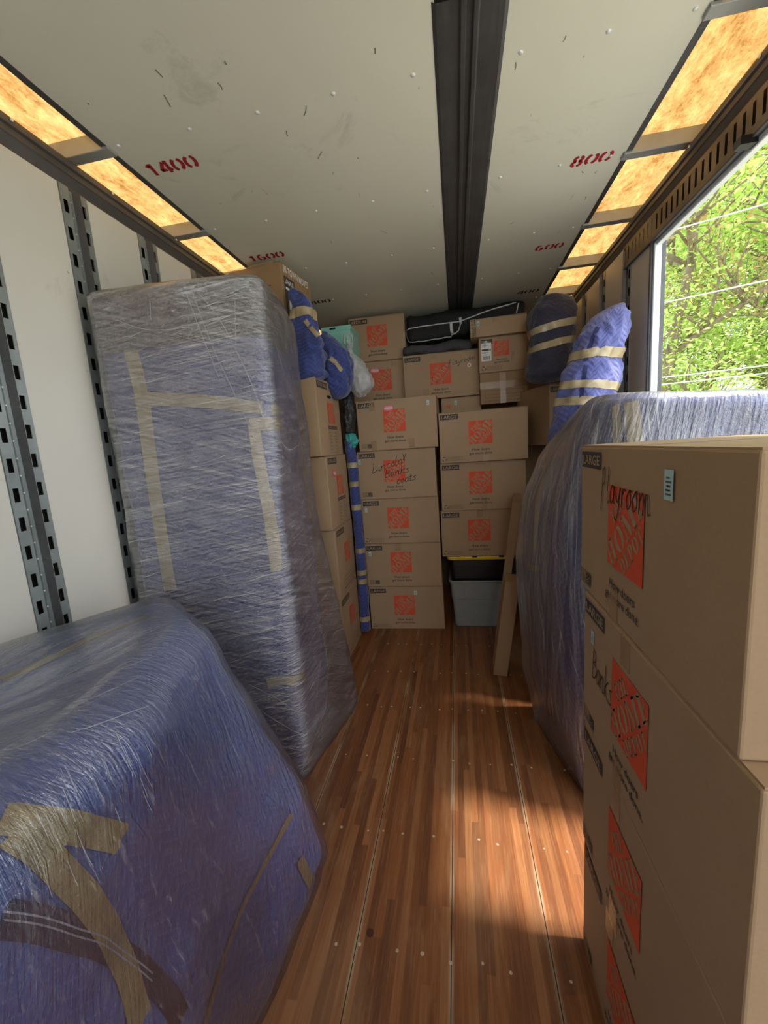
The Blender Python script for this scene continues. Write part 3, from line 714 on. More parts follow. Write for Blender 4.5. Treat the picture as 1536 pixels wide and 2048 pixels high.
# small box cluster on the right of the Playroom box
bt = carton((.43, 3.80 + .15, 1.985), (.40, .3, .265), -.01, 'taped cardboard box with faded bottom print below the small moving box', CARD2, group=G2)
put(bt, tape_piece(.4, .055), 'tape_piece', 'front', .0, .13, .0012); put(bt, tape_piece(.05, .26), 'tape_piece', 'front', .17, .0, .0018)
def fp():
    mb = MB()
    for a_ in (R_(0, 0, .33, .003), R_(0, .06, .33, .063), R_(0, 0, .003, .063), R_(.327, 0, .33, .063)): mb.poly([(x, y, 0) for x, y in a_], FADED)
    mb.text('BOX CERTIFICATE  MEETS ALL REQUIREMENTS', .02, .02, FADED, w=.29, h=.012, bold=.01); mb.text('HANDLE WITH CARE', -.0, -.035, FADED, w=.32, h=.016, bold=.015); return mb
put(bt, pmesh('printed_text|cert', fp), 'printed_text', 'front', .04, .05, .0009)
sb = carton((.427, 3.79 + .15, 2.252), (.40, .3, .29), .0, 'small moving box with a white shipping label on its front', group=G2); print_large(sb, mark='rec', word='SMALL', logo=.125, lx=.19, ly=.255, labw=.10, tagpos=(.05, .225))
def ship():
    mb = MB(); mb.rect(0, 0, .085, .15, WHITEL); mb.rect(.005, .085, .065, .1, DARKP, .0004); mb.rect(.07, .085, .081, .1, DARKP, .0004)
    for k in range(16): mb.rect(.012 + k * .004, .012, .0135 + k * .004 + (.001 if k % 3 else 0), .042, DARKP, .0004)
    for yy_, w2 in ((.135, .03), (.128, .045), (.12, .03), (.072, .05), (.064, .03), (.05, .045)): mb.rect(.008, yy_, .008 + w2, yy_ + .003, FADED, .0004)
    return mb
put(sb, pmesh('shipping_label', ship), 'shipping_label', 'front', .02, .095, .0022, label='white shipping label with barcode')
put(sb, tape_piece(.028, .06, CTAPE), 'tape_piece', 'front', .27, .09, .0022); put(sb, tape_piece(.045, .05), 'tape_piece', 'front', .16, .24, .001)
ab = carton((.395, 3.76 + .125, 2.548), (.47, .25, .145), -.04, 'long low brown box with two arrows lying on the small moving box', group=G2)
def arrows():
    mb = MB()
    for k in (0, .022): mb.rect(k + .006, 0, k + .010, .03, DARKP); mb.poly([(k, .024, 0), (k + .016, .024, 0), (k + .008, .038, 0)], DARKP)
    mb.rect(-.002, -.006, .042, -.003, DARKP)
    for a_ in (R_(.004, -.105, .04, -.102), R_(.004, -.03, .04, -.027), R_(.004, -.105, .007, -.027), R_(.037, -.105, .04, -.027)): mb.poly([(x, y, 0) for x, y in a_], DARKP)
    for k in range(8): mb.rect(.01, -.098 + k * .008, .034, -.094 + k * .008, DARKP)
    return mb
put(ab, pmesh('arrow_print', arrows), 'arrow_print', 'front', .012, .108, .001); put(ab, inv_tag(), 'inventory_tag', 'front', .06, .09, .001); put(ab, tape_piece(.045, .04), 'tape_piece', 'front', .19, .105, .001)
# boxes at the right rear under the blanket bundles
rb = carton((.80, 3.45 + .23, 1.60), (.36, .50, .46), .35, 'moving box half hidden behind the upright blue blanket roll', group=G2)
put(rb, pmesh('printed_logo|0.150', lambda: logo_mb(.15, CARD)), 'printed_logo', 'front', .08, .14); put(rb, size_label('LARGE', .1, .04), 'size_label', 'front', .01, .40)
carton((.73, 3.86 + .2, 1.22), (.42, .38, .42), .0, 'plain cardboard box seen just right of the uppermost front box', group=G2)
# extra large stack on the left
G3 = 'extra large boxes along the left wall'
def list_print():
    mb = MB(); mb.rect(0, .165, .21, .19, DARKP); mb.text('FRAGILE   BEDROOM', .01, .171, CARD, w=.19, h=.013, z=.0005, bold=.01)
    for j, ws in enumerate(('KITCHEN|BATHROOM', 'DINING|GARAGE', 'LIVING|OFFICE', 'FAMILY|STORAGE', 'BEDROOM|ATTIC', 'DEN|OTHER')):
        for k, s_ in enumerate(ws.split('|')): mb.text(s_, .015 + k * .12, .135 - j * .025, FADED, w=.055, h=.010, bold=.01)
    mb.rect(0, -.012, .21, -.010, FADED); mb.rect(0, -.012, .002, .165, FADED); mb.rect(.208, -.012, .21, .165, FADED); return mb
zz = 0
xl_l = ['extra large moving box on the floor with a fragile sticker on its front', 'extra large moving box second from the floor by the left wall', 'extra large moving box third from the floor with a pink sticker', 'extra large moving box on top of its stack under the blue bundles']
for k in range(4):
    h_ = (.535, .545, .548, .545)[k]
    o = carton((-1.192 + (.0, .0, -.004, -.016)[k], 2.84 - (0, 0, .02, .06)[k] + .26, zz), (.555, .52, h_), (.0, .01, -.01, -.02)[k], xl_l[k], group=G3); zz += h_ + .003
    put(o, size_label('EXTRA LARGE', .21, .045), 'size_label', 'right', .03, h_ - .062)
    put(o, pmesh('printed_logo|0.150', lambda: logo_mb(.15, CARD)), 'printed_logo', 'right', .22, .24, label='orange square logo with stencil lettering')
    if k >= 2: put(o, pmesh('printed_list', list_print), 'printed_list', 'right', .2, .03)
    else: put(o, pmesh('printed_text|cert', fp), 'printed_text', 'right', .13, .07)
    if k == 2: put(o, fragile(), 'fragile_sticker', 'right', .12, .40, .002, -.2)
    if k == 0: put(o, fragile(), 'fragile_sticker', 'front', .40, .43, .002, -.15)
    if k == 3:
        put(o, inv_tag(), 'inventory_tag', 'front', .42, .49, .002)
        mb = MB(); mb.poly([(.045 * math.cos(t), .012 * math.sin(t), 0) for t in [2 * math.pi * i / 16 for i in range(16)]], BLACKM); q = mk('hand_hole', mb); m_ = q.data; bpy.data.objects.remove(q)
        put(o, m_, 'hand_hole', 'right', .27, .435, .001)
# near right stack, printed faces towards the aisle (-x)
G4 = 'large moving boxes stacked in the right foreground'
NB = ['large moving box on the floor, lowest of the near right stack', 'large moving box second from the floor in the near right stack', 'large moving box with a short black marker word, second from the top at right', 'large moving box with Playroom handwritten on it, top of the near right stack']
zz = 0
for k in range(4):
    h_ = .4045
    yc = (.850, .848, .845, .888)[k]
    o = carton((.347 + .19 + (.004, .0, .0, .0)[k], yc, zz), (.381, .69 + (0, 0, 0, 0)[k], h_), (.0, .0, .004, .0)[k], NB[k], group=G4, jit=.002); zz += h_ + .0035
    put(o, pmesh('printed_logo|0.187', lambda: logo_mb(.187, CARD)), 'printed_logo', 'left', .215, h_ - .087 - .187, label='orange square logo with stencil lettering')
    put(o, slogan(.187), 'printed_slogan', 'left', .205, h_ - .087 - .187 - .085)
    put(o, size_label('LARGE', .15, .042), 'size_label', 'left', .012, h_ - .056, label='dark label reading LARGE')
    put(o, usa_mark(), 'origin_mark', 'left', .005, .02)
    if k < 3: put(o, tape_piece(.05, .07), 'tape_piece', 'left', .20 + .03 * k, .33, .0012)
    put(o, tape_piece(.05, .07), 'tape_piece', 'left', .23, .0, .0012)
    if k == 3:
        put(o, inv_tag(), 'inventory_tag', 'left', .475, .318, .002, label='pale blue inventory sticker').scale = (1.35, 1.35, 1)
        put(o, note('handwritten_note|p2', lambda mb: (hw(mb, 'playroom', 0, 0, .085, .78, slope=0.0, th=.0035))), 'handwritten_note', 'left', .165, .275, .002, label='black marker handwriting')
    if k == 2:
        put(o, note('handwritten_note|b', lambda mb: (hw(mb, 'BUNKS'.replace('U', 'a').replace('N', 'n').replace('K', 'k').replace('S', 's'), 0, 0, .09, .62, slope=.0, th=.0035))), 'handwritten_note', 'left', .075, .185, .002, label='black marker handwriting')
        put(o, inv_tag(), 'inventory_tag', 'left', .065, .28, .0012)
# box with moving-company print, upper left
ub = carton((-1.225, 2.876, 2.478), (.40, .40, .405), -.14, 'brown moving box with IN-TOWN MOVES print up under the ceiling', CARD2)
def uh():
    mb = MB(); mb.text('IN-TOWN MOVES', 0, .30, WHITEL, w=.33, h=.045, bold=.02); mb.rect(.0, .0, .13, .28, DARKP); mb.text('U-HAUL', .01, .235, WHITEL, w=.11, h=.03, z=.0005, bold=.02)
    mb.poly([(.02, .06, .0006), (.11, .05, .0006), (.10, .14, .0006), (.07, .18, .0006), (.03, .17, .0006)], FADED); mb.poly([(.035, .08, .0009), (.095, .075, .0009), (.085, .125, .0009), (.04, .14, .0009)], WHITEL)
    mb.rect(.01, .2, .12, .215, WHITEL, .0006); mb.text('MOVING AND', 0, -.035, DARKP, w=.12, h=.018, bold=.01); mb.text('STORAGE BOX', 0, -.06, DARKP, w=.12, h=.018, bold=.01); return mb
put(ub, pmesh('printed_panel', uh), 'printed_panel', 'right', .03, .05, .001)
def uh2():
    mb = MB(); mb.text('You can...', 0, 0, DARKP, w=.13, h=.04, bold=.015)
    for k, s_ in enumerate(('Use less tape', 'Save a tree by reusing', 'Pass it on to a friend', 'Recycle this box', 'or make a donation')): mb.text(s_, .03, -.055 - k * .045, DARKP, w=.16, h=.018, bold=.01)
    return mb
put(ub, pmesh('printed_text|you', uh2), 'printed_text', 'front', .13, .32, .001)
put(ub, tape_piece(.3, .05), 'tape_piece', 'front', .05, .365, .0014)
# mint bin
mb = MB(); mb.box((-1.04, 3.36, 2.30), (-.80, 3.66, 2.64), MINT); mb.box((-1.045, 3.355, 2.625), (-.795, 3.665, 2.66), MINT); mb.box((-.97, 3.352, 2.637), (-.92, 3.356, 2.65), BLACKP)
tag(bevel(mk('plastic_bin', mb, origin=(-.9, 3.5, 2.30)), .02, 3), 'mint green plastic bin high up behind the blue bundles', 'storage bin')

# long flat cartons leaning against the wrapped sofa
def leaner(q, h, shift, label, texts, notch=None):
    """q: four floor corners near-left, near-right, far-right, far-left"""
    Q = [Vector((a, b, 0)) for a, b in q]; up = Vector((shift, 0, h)); mb = MB()
    mb.v = Q + [p + up for p in Q]
    for f in ((3, 2, 1, 0), (4, 5, 6, 7), (0, 1, 5, 4), (1, 2, 6, 5), (2, 3, 7, 6), (3, 0, 4, 7)): mb.face(list(f), CARD2)
    o = bevel(mk('flat_carton', mb, origin=tuple(Q[0])), .004); tag(o, label, 'box')
    # text on the aisle side: u runs from the far end to the near end
    d = (Q[0] - Q[3]).normalized(); e = up.normalized(); n = d.cross(e).normalized()
    if n.x > 0: n = -n
    mb = MB()
    for s_, a, b, w_, h_ in texts: mb.text(s_, a, b, INK, w=w_, h=h_, bold=.012)
    mb.v = [Q[3] + d * v.x + e * v.y + n * .0015 for v in mb.v]; mk('printed_text', mb, o)
    mb = MB(); L = (Q[0] - Q[3]).length
    for b in notch or (): mb.v += [Q[3] + d * a_ + e * b_ + n * .0012 for a_, b_ in ((0, b), (L, b), (L, b + .004), (0, b + .004))]; k = len(mb.v) - 4; mb.face([k, k + 1, k + 2, k + 3], FADED)
    if notch: mk('flap_seam', mb, o)
    return o
leaner([(.205, 2.96), (.262, 2.95), (.335, 3.44), (.278, 3.45)], 1.22, .17, 'tall thin cardboard carton leaning right of the grey tub', [('THIS SIDE UP', .12, .85, .22, .035), ('ASSEMBLY', .14, .62, .2, .03), ('14', .3, .45, .05, .06)], (.5, 1.05))
leaner([(.196, 2.775), (.292, 2.755), (.30, 2.93), (.205, 2.945)], .70, .10, 'shorter brown carton standing in front of the tall leaning one', [('HEAVY', .03, .42, .11, .03)], (.25,))

# ================================================================ WRAPPED FURNITURE
def rounded(poly, r, n=7):
    P = [Vector((p[0], p[1])) for p in poly]; out = []; m = len(P)
    for i, p in enumerate(P):
        a = (P[i - 1] - p); b = (P[(i + 1) % m] - p); rr_ = min(r, a.length * .45, b.length * .45)
        s_ = p + a.normalized() * rr_; e = p + b.normalized() * rr_
        for k in range(n + 1):
            t = k / n; out.append(s_ * (1 - t) ** 2 + p * 2 * t * (1 - t) + e * t * t)
    return out
def resample(P, N, start=None):
    Q = P + [P[0]]; L = [0]
    for a, b in zip(Q, Q[1:]): L.append(L[-1] + (b - a).length)
    T = L[-1]; out = []; j = 0
    for i in range(N):
        s_ = T * i / N
        while L[j + 1] < s_: j += 1
        f = (s_ - L[j]) / max(1e-9, L[j + 1] - L[j]); out.append(Q[j].lerp(Q[j + 1], f))
    return out, T
def lerp_foot(keys, z):
    for (z0, p0), (z1, p1) in zip(keys, keys[1:]):
        if z0 <= z <= z1:
            t = (z - z0) / (z1 - z0); return [tuple(a * (1 - t) + b * t for a, b in zip(q0, q1)) for q0, q1 in zip(p0, p1)]
    return keys[-1][1]
def wrapped(keys, top, rad, N, NZ, off=0.0, amp=.006, amp2=.002, fr=3.0, cap_r=.05, zfun=None, mat=None, seed=0.0, z0=0.0, pinch=0.0, vert=0.0):
    """loft of rounded footprints from the floor to a soft top edge; returns MB with uv in metres"""
    mb = MB(); rings = []; zs = [z0 + (top - cap_r - z0) * i / NZ for i in range(NZ + 1)]
    prof = [(z, 0.0) for z in zs] + [(top - cap_r + cap_r * math.sin(a), cap_r * (1 - math.cos(a))) for a in [math.pi / 2 * k / 6 for k in range(1, 7)]]
    prof += [(top + .0, cap_r + .05 * k * k * .6 + .03) for k in range(1, 9)]
    vv = 0; lastz = None; lasti = None
    for (z, inset) in prof:
        foot = lerp_foot(keys, min(z, keys[-1][0])); P, T = resample(rounded(foot, rad), N)
        c = sum(P, Vector((0, 0))) / N
        if lastz is not None: vv += math.hypot(z - lastz, inset - lasti)
        lastz, lasti = z, inset; R = []
        for i, p in enumerate(P):
            tn = (P[(i + 1) % N] - P[i - 1]).normalized(); nr = Vector((tn.y, -tn.x))
            if nr.dot(p - c) < 0: nr = -nr
            q = p + nr * (off)
            if inset > 0:
                ext = (p - c).length; k = max(0.0, 1 - inset / max(ext, .01)); q = c + (q - c) * k
            v3 = Vector((q.x, q.y, z + (off if z >= top - cap_r else 0)))
            nn = noise.noise(v3 * fr + Vector((seed, 0, 0))) * amp + noise.noise(v3 * fr * 4 + Vector((0, seed, 0))) * amp2
            if vert: nn += (noise.noise(Vector((v3.x * 16 + seed, v3.y * 16, v3.z * 1.2)))) * vert
            if inset < cap_r: v3 = v3 + Vector((nr.x, nr.y, 0)) * nn
            else: v3.z += nn * .8
            if zfun: v3 = zfun(v3)
            if z < .001 + z0: v3.z = max(v3.z, .001)
            v3.z = max(v3.z, .001); R.append(v3)
        rings.append((R, T, vv))
    for R, T, v_ in rings: mb.v += R
    for i in range(len(rings) - 1):
        v0, v1 = rings[i][2], rings[i + 1][2]; T = rings[0][1]
        for k in range(N):
            mb.face([i * N + k, i * N + (k + 1) % N, (i + 1) * N + (k + 1) % N, (i + 1) * N + k], mat, [(T * k / N, v0), (T * (k + 1) / N, v0), (T * (k + 1) / N, v1), (T * k / N, v1)])
    last = (len(rings) - 1) * N; cc = sum(rings[-1][0], Vector((0, 0, 0))) / N; mb.v.append(cc); ci = len(mb.v) - 1
    for k in range(N): mb.face([last + k, last + (k + 1) % N, ci], mat, [(T * k / N, v1), (T * (k + 1) / N, v1), (T * k / N, v1 + .1)])
    mb.face(list(range(N))[::-1], mat, [(0, 0)] * N)
    a_, b_, c_ = rings[NZ // 2][0][0], rings[NZ // 2][0][1], rings[NZ // 2 + 1][0][0]
    nrm = (b_ - a_).cross(c_ - a_); cen = sum(rings[NZ // 2][0], Vector((0, 0, 0))) / N
    if nrm.dot(a_ - cen) < 0:
        mb.f = [f[::-1] for f in mb.f]; mb.uv = [u[::-1] if u else u for u in mb.uv]
    return mb
def bvh(mb): return BVHTree.FromPolygons([tuple(v) for v in mb.v], mb.f)
def hit(tree, px, py, far=30):
    """the surface point seen at a photo pixel"""
    d = Vector([RW[i][0] * (px - 768) + RW[i][1] * (py - 1024) + RW[i][2] * FPX for i in range(3)]).normalized()
    h = tree.ray_cast(CAMP, d, far); return h[0]
def strip(name, tree, pts, width, mat, parent, off=.004, ns=4, step=.02, label=None, ragged=True, thick=None, uvs=False):
    """a strip laid on the surface along the world points"""
    P = [Vector(p) for p in pts if p is not None]
    if len(P) < 2: return None
    Q = []
    for i in range(len(P) - 1):
        p0, p1, p2, p3 = P[max(i - 1, 0)], P[i], P[i + 1], P[min(i + 2, len(P) - 1)]; n = max(2, int((p2 - p1).length / step))
        for k in range(n):
            t = k / n; Q.append(.5 * ((2 * p1) + (p2 - p0) * t + (2 * p0 - 5 * p1 + 4 * p2 - p3) * t * t + (3 * p1 - p0 - 3 * p2 + p3) * t ** 3))
    Q.append(P[-1]); mb = MB(); pn = None
    for i, q in enumerate(Q):
        loc, nr, _, _ = tree.find_nearest(q)
        d = (Q[min(i + 1, len(Q) - 1)] - Q[max(i - 1, 0)]).normalized()
        side = nr.cross(d).normalized()
        for j in range(ns + 1):
            s_ = (j / ns - .5) * width
            l2, n2, _, _ = tree.find_nearest(loc + side * s_); 
            jag = d * (random.uniform(-.004, .004) if ragged and i in (0, len(Q) - 1) else 0)
            mb.v.append(l2 + n2 * off + jag)
    for i in range(len(Q) - 1):
        for j in range(ns):
            a = i * (ns + 1) + j; mb.face([a, a + 1, a + ns + 2, a + ns + 1], mat, [(j * width / ns, i * step), ((j + 1) * width / ns, i * step), ((j + 1) * width / ns, (i + 1) * step), (j * width / ns, (i + 1) * step)])
    o = mk(name, mb, parent, smooth=True)
    if label: o['label'] = label
    return o
def band_z(tree, cx, cy, z, width, mat, parent, off=.004, a0=0, a1=360, R=1.6, dz=0.0, name='tape_band', n=40):
    """tape going round a thing at height z between two bearings"""
    P = []
    for k in range(n + 1):
        a = math.radians(a0 + (a1 - a0) * k / n); o_ = Vector((cx + R * math.cos(a), cy + R * math.sin(a), z + dz * k / n))
        h = tree.ray_cast(o_, (Vector((cx, cy, o_.z)) - o_).normalized(), R)
        if h[0]: P.append(h[0])
    return strip(name, tree, P, width, mat, parent, off, step=.04)

# --- tall wrapped wardrobe
WK = [(0, [(-.85, 1.745), (-.92, 2.40), (-1.44, 2.42), (-1.44, 1.55)]), (.12, [(-.835, 1.745), (-.90, 2.40), (-1.44, 2.42), (-1.44, 1.55)]), (1.2, [(-.83, 1.745), (-.90, 2.36), (-1.435, 2.40), (-1.435, 1.54)]), (2.42, [(-.81, 1.76), (-.905, 2.30), (-1.44, 2.36), (-1.44, 1.52)])]
def wz(v):
    t = min(1.0, max(0.0, (v.z - 1.8) / .5)); t = t * t * (3 - 2 * t)
    v.z -= t * (max(0, (-.9 - v.x)) * .13 + max(0, (v.y - 2.0)) * .15)
    return v
mbw = wrapped(WK, 2.415, .045, 150, 80, amp=.018, amp2=.004, cap_r=.035, zfun=wz, mat=BLUED)
ward = mk('wrapped_furniture', mbw, origin=(-1.15, 2.0, 0), smooth=True); tag(ward, 'tall furniture piece in blue blankets and cling film standing against the left wall', 'wrapped furniture')
tw = bvh(mbw)
def px(tree, L): return [hit(tree, *p) for p in L]
strip('tape_band', tw, px(tw, [(238, 585), (262, 700), (285, 800), (305, 950), (325, 1080), (338, 1160), (342, 1180)]), .055, TAPE, ward)
strip('tape_band', tw, px(tw, [(385, 668), (450, 655), (510, 650), (535, 670), (570, 700), (597, 740)]), .055, TAPE, ward)
strip('tape_band', tw, px(tw, [(202, 792), (280, 797), (360, 800), (450, 806), (510, 815), (560, 822), (600, 822)]), .055, TAPE, ward)
strip('tape_band', tw, px(tw, [(500, 850), (540, 848), (560, 850), (602, 852)]), .055, TAPE, ward, off=.016)
strip('tape_band', tw, px(tw, [(508, 850), (520, 930), (535, 1010), (546, 1080), (553, 1140)]), .05, TAPE, ward, off=.016)
strip('tape_band', tw, px(tw, [(535, 1365), (575, 1360), (612, 1348)]), .05, TAPE, ward)
# darker blanket folded over the top
mb = MB()
FK = [(0, [(-.83, 1.735), (-.72, 2.42), (-1.45, 2.44), (-1.44, 1.54)]), (.15, [(-.82, 1.735), (-.73, 2.42), (-1.45, 2.44), (-1.44, 1.54)]), (.7, [(-.815, 1.735), (-.80, 2.42), (-1.445, 2.42), (-1.445, 1.53)]), (1.2, [(-.82, 1.735), (-.875, 2.40), (-1.445, 2.42), (-1.445, 1.53)]), (2.42, [(-.80, 1.75), (-.885, 2.32), (-1.445, 2.37), (-1.445, 1.515)])]
mbf = wrapped(FK, 2.42, .04, 120, 60, off=.016, amp=.016, amp2=.004, cap_r=.035, zfun=wz, mat=FILM_W, seed=0, vert=.004)
q = mk('stretch_film', mbf, ward, smooth=True); q['label'] = 'clear stretch film wrap'
tfw = bvh(mbf)
_t = NT('film_crease'); CREASE = _t.done(_t.n('ShaderNodeMixShader', {0: .45, 1: _t.n('ShaderNodeBsdfTransparent'), 2: _t.pbsdf(lin(214, 218, 224), .15)}))
for L_ in ([(385, 585), (420, 680), (470, 790), (520, 900)], [(372, 585), (400, 660), (440, 760)], [(395, 585), (440, 640), (500, 760), (535, 860)], [(540, 640), (566, 740), (590, 800)], [(300, 600), (302, 640)], [(470, 600), (472, 690)], [(560, 880), (580, 900), (600, 885)], [(500, 1370), (560, 1400), (620, 1435)], [(480, 1390), (550, 1440), (615, 1470)], [(505, 1460), (560, 1490), (605, 1500)], [(215, 860), (250, 1060), (262, 1180)], [(232, 640), (300, 660), (380, 655)], [(640, 1250), (655, 1330), (650, 1420)], [(630, 1180), (640, 1300), (628, 1450)]):
    strip('film_crease', tfw, px(tfw, L_), .002, CREASE, ward, off=.0015, ns=1, ragged=False)
# navy blanket over its top
NK = [(k, [(p[0] + (.003 if p[0] > -1.2 else -.003), p[1] + (.003 if p[1] > 2 else -.003)) for p in f]) for k, f in WK]
mbn = wrapped(NK, 2.419, .045, 150, 16, z0=2.18, off=.009, amp=.018, amp2=.004, cap_r=.035, zfun=wz, mat=NAVY)
mbn.f.pop(); mbn.mi.pop(); mbn.uv.pop()
q = mk('folded_blanket', mbn, ward, smooth=True); q['label'] = 'dark grey folded blanket over the top'

# --- low wrapped piece in the left foreground
LK = [(0, [(-.66, -.25), (-.655, .85), (-.60, 1.34), (-1.30, 1.45), (-1.445, .95), (-1.445, -.25)]), (.12, [(-.63, -.25), (-.64, .85), (-.565, 1.33), (-1.30, 1.46), (-1.445, .95), (-1.445, -.25)]), (.4, [(-.64, -.25), (-.66, .85), (-.64, 1.33), (-1.28, 1.46), (-1.445, .95), (-1.445, -.25)]), (1.02, [(-.70, -.25), (-.74, .75), (-.86, 1.20), (-1.18, 1.46), (-1.445, .98), (-1.445, -.25)]), (1.13, [(-.74, -.25), (-.80, .72), (-.92, 1.15), (-1.18, 1.44), (-1.445, .98), (-1.445, -.25)])]
mbl = wrapped(LK, 1.13, .12, 240, 80, amp=.022, amp2=.009, fr=2.6, cap_r=.09, mat=BLUE, seed=4.0)
low = mk('wrapped_furniture', mbl, origin=(-1.05, .6, 0), smooth=True); tag(low, 'low bulky furniture piece in blue blanket and shiny film, left foreground', 'wrapped furniture')
tl_ = bvh(mbl)
strip('tape_band', tl_, px(tl_, [(2, 1640), (60, 1645), (140, 1655), (200, 1668), (240, 1678)]), .05, TAPE, low, off=.006)
strip('tape_band', tl_, px(tl_, [(20, 1668), (90, 1715), (150, 1775), (200, 1840), (235, 1910), (262, 1980), (280, 2046)]), .048, TAPE, low, off=.005)
strip('tape_band', tl_, px(tl_, [(582, 1628), (548, 1690), (510, 1760), (480, 1820), (450, 1900), (420, 2000), (408, 2046)]), .022, TAPE, low, off=.005)
strip('tape_band', tl_, px(tl_, [(598, 1718), (612, 1750), (618, 1780)]), .04, TAPE, low, off=.006)
strip('tape_band', tl_, px(tl_, [(2, 1362), (60, 1338), (130, 1305), (200, 1270), (300, 1232), (380, 1208)]), .035, TAPE, low, off=.004)
strip('hem_binding', tl_, px(tl_, [(2, 1838), (70, 1846), (150, 1870), (220, 1898), (300, 1960), (345, 2010), (360, 2040)]), .045, BIND, low, off=.004, label='dark hem binding')
for dy in (-14, 2): strip('hem_stitching', tl_, px(tl_, [(2, 1838 + dy), (70, 1846 + dy), (150, 1870 + dy), (220, 1898 + dy), (300, 1960 + dy)]), .0025, BINDL, low, off=.0055)
mbf = wrapped([(k, [(p[0] + (.010 if p[0] > -1 else -.004), p[1]) for p in f]) for k, f in LK], 1.138, .10, 220, 70, off=.011, amp=.022, amp2=.006, fr=2.6, cap_r=.09, mat=FILM_F, seed=4.0)
mk('stretch_film', mbf, low, smooth=True)['label'] = 'shiny stretch film wrap'

tfl = bvh(mbf); rc = random.Random(3)
for k in range(30):
    x0_ = rc.uniform(4, 240); y0_ = rc.uniform(1250, 1560) - x0_ * .45; L_ = rc.uniform(60, 200); sl_ = -.4 + rc.uniform(-.06, .06)
    strip('film_crease', tfl, px(tfl, [(x0_, y0_), (x0_ + L_ * .5, y0_ + L_ * .5 * sl_ + rc.uniform(-2, 2)), (x0_ + L_, y0_ + L_ * sl_)]), rc.uniform(.0006, .0014), CREASE, low, off=.0015, ns=1, ragged=False)
for k in range(46):
    t_ = rc.random(); x0_ = 60 + 400 * t_ + rc.uniform(-40, 60); y0_ = 1640 - 330 * t_ + rc.uniform(-70, 130); L_ = rc.uniform(18, 80)
    strip('film_crease', tfl, px(tfl, [(x0_, y0_), (x0_ + L_ * .2, y0_ + L_ * .5), (x0_ + L_ * (.42 + rc.uniform(-.06, .06)), y0_ + L_)]), rc.uniform(.0006, .0014), CREASE, low, off=.0015, ns=1, ragged=False)
# --- sofa standing on end by the side door
SK = [(0, [(.43, 2.37), (.53, 1.80), (.62, 1.70), (1.18, 1.60), (1.18, 2.40), (.55, 2.42)]), (.3, [(.365, 2.38), (.49, 1.82), (.60, 1.69), (1.20, 1.57), (1.18, 2.40), (.5, 2.43)]), (1.0, [(.335, 2.38), (.47, 1.84), (.60, 1.70), (1.20, 1.57), (1.18, 2.40), (.48, 2.43)]), (1.35, [(.375, 2.37), (.49, 1.84), (.61, 1.71), (1.20, 1.57), (1.18, 2.40), (.50, 2.42)]), (1.62, [(.46, 2.36), (.52, 1.86), (.62, 1.71), (1.20, 1.58), (1.18, 2.40), (.55, 2.41)]), (1.80, [(.56, 2.30), (.56, 1.90), (.64, 1.73), (1.20, 1.60), (1.18, 2.40), (.62, 2.4)])]
def sz(v):
    if v.z > 1.4:
        t = (v.z - 1.4) / .4; v.z -= t * (.04 * max(0, (v.x - .62)) / .4 + .10 * min(1, max(0, (.66 - v.x) / .12)) * min(1, max(0, (v.y - 1.9) / .2)))
    return v
mbs = wrapped(SK, 1.795, .10, 170, 70, amp=.016, amp2=.004, cap_r=.05, zfun=sz, mat=BLUED, seed=9.0)
sofa = mk('wrapped_furniture', mbs, origin=(.75, 2.05, 0), smooth=True); tag(sofa, 'bulky rounded furniture piece in blue blankets and film, behind the near right boxes', 'wrapped furniture')
ts = bvh(mbs)
strip('tape_band', ts, px(ts, [(1262, 806), (1266, 830), (1268, 860), (1270, 890)]), .05, TAPE, sofa)
strip('tape_band', ts, px(ts, [(1232, 812), (1234, 840), (1236, 885)]), .03, TAPE, sofa)
strip('tape_band', ts, px(ts, [(1100, 895), (1085, 960), (1075, 1030), (1072, 1100)]), .05, TAPE, sofa)
strip('tape_band', ts, px(ts, [(1056, 1134), (1068, 1136), (1080, 1137)]), .03, TAPE, sofa)
strip('tape_band', ts, px(ts, [(1060, 1180), (1062, 1260), (1066, 1330), (1074, 1390)]), .035, TAPE, sofa)
SF = [(k, [(p[0] - (.03 if (p[0] < .5) else .008) * (1 if k < 1.2 else .5), p[1]) for p in f]) for k, f in SK]
mbf = wrapped(SF, 1.805, .13, 150, 60, off=.012, amp=.016, amp2=.003, cap_r=.05, zfun=sz, mat=FILM_S, seed=9.0, vert=.008)
mk('stretch_film', mbf, sofa, smooth=True)['label'] = 'clear stretch film with long vertical creases'
tfs = bvh(mbf)
for L_ in ([(1150, 850), (1120, 960), (1100, 1080), (1090, 1200)], [(1145, 855), (1100, 940), (1075, 1050), (1062, 1160)], [(1152, 870), (1140, 1000), (1135, 1120)], [(1075, 880), (1050, 960), (1040, 1080), (1038, 1200)], [(1130, 870), (1080, 960), (1055, 1080)], [(1158, 900), (1155, 1050), (1150, 1200)], [(1110, 880), (1065, 980), (1048, 1120)]):
    strip('film_crease', tfs, px(tfs, L_), .0028, CREASE, sofa, off=.0015, ns=1, ragged=False)

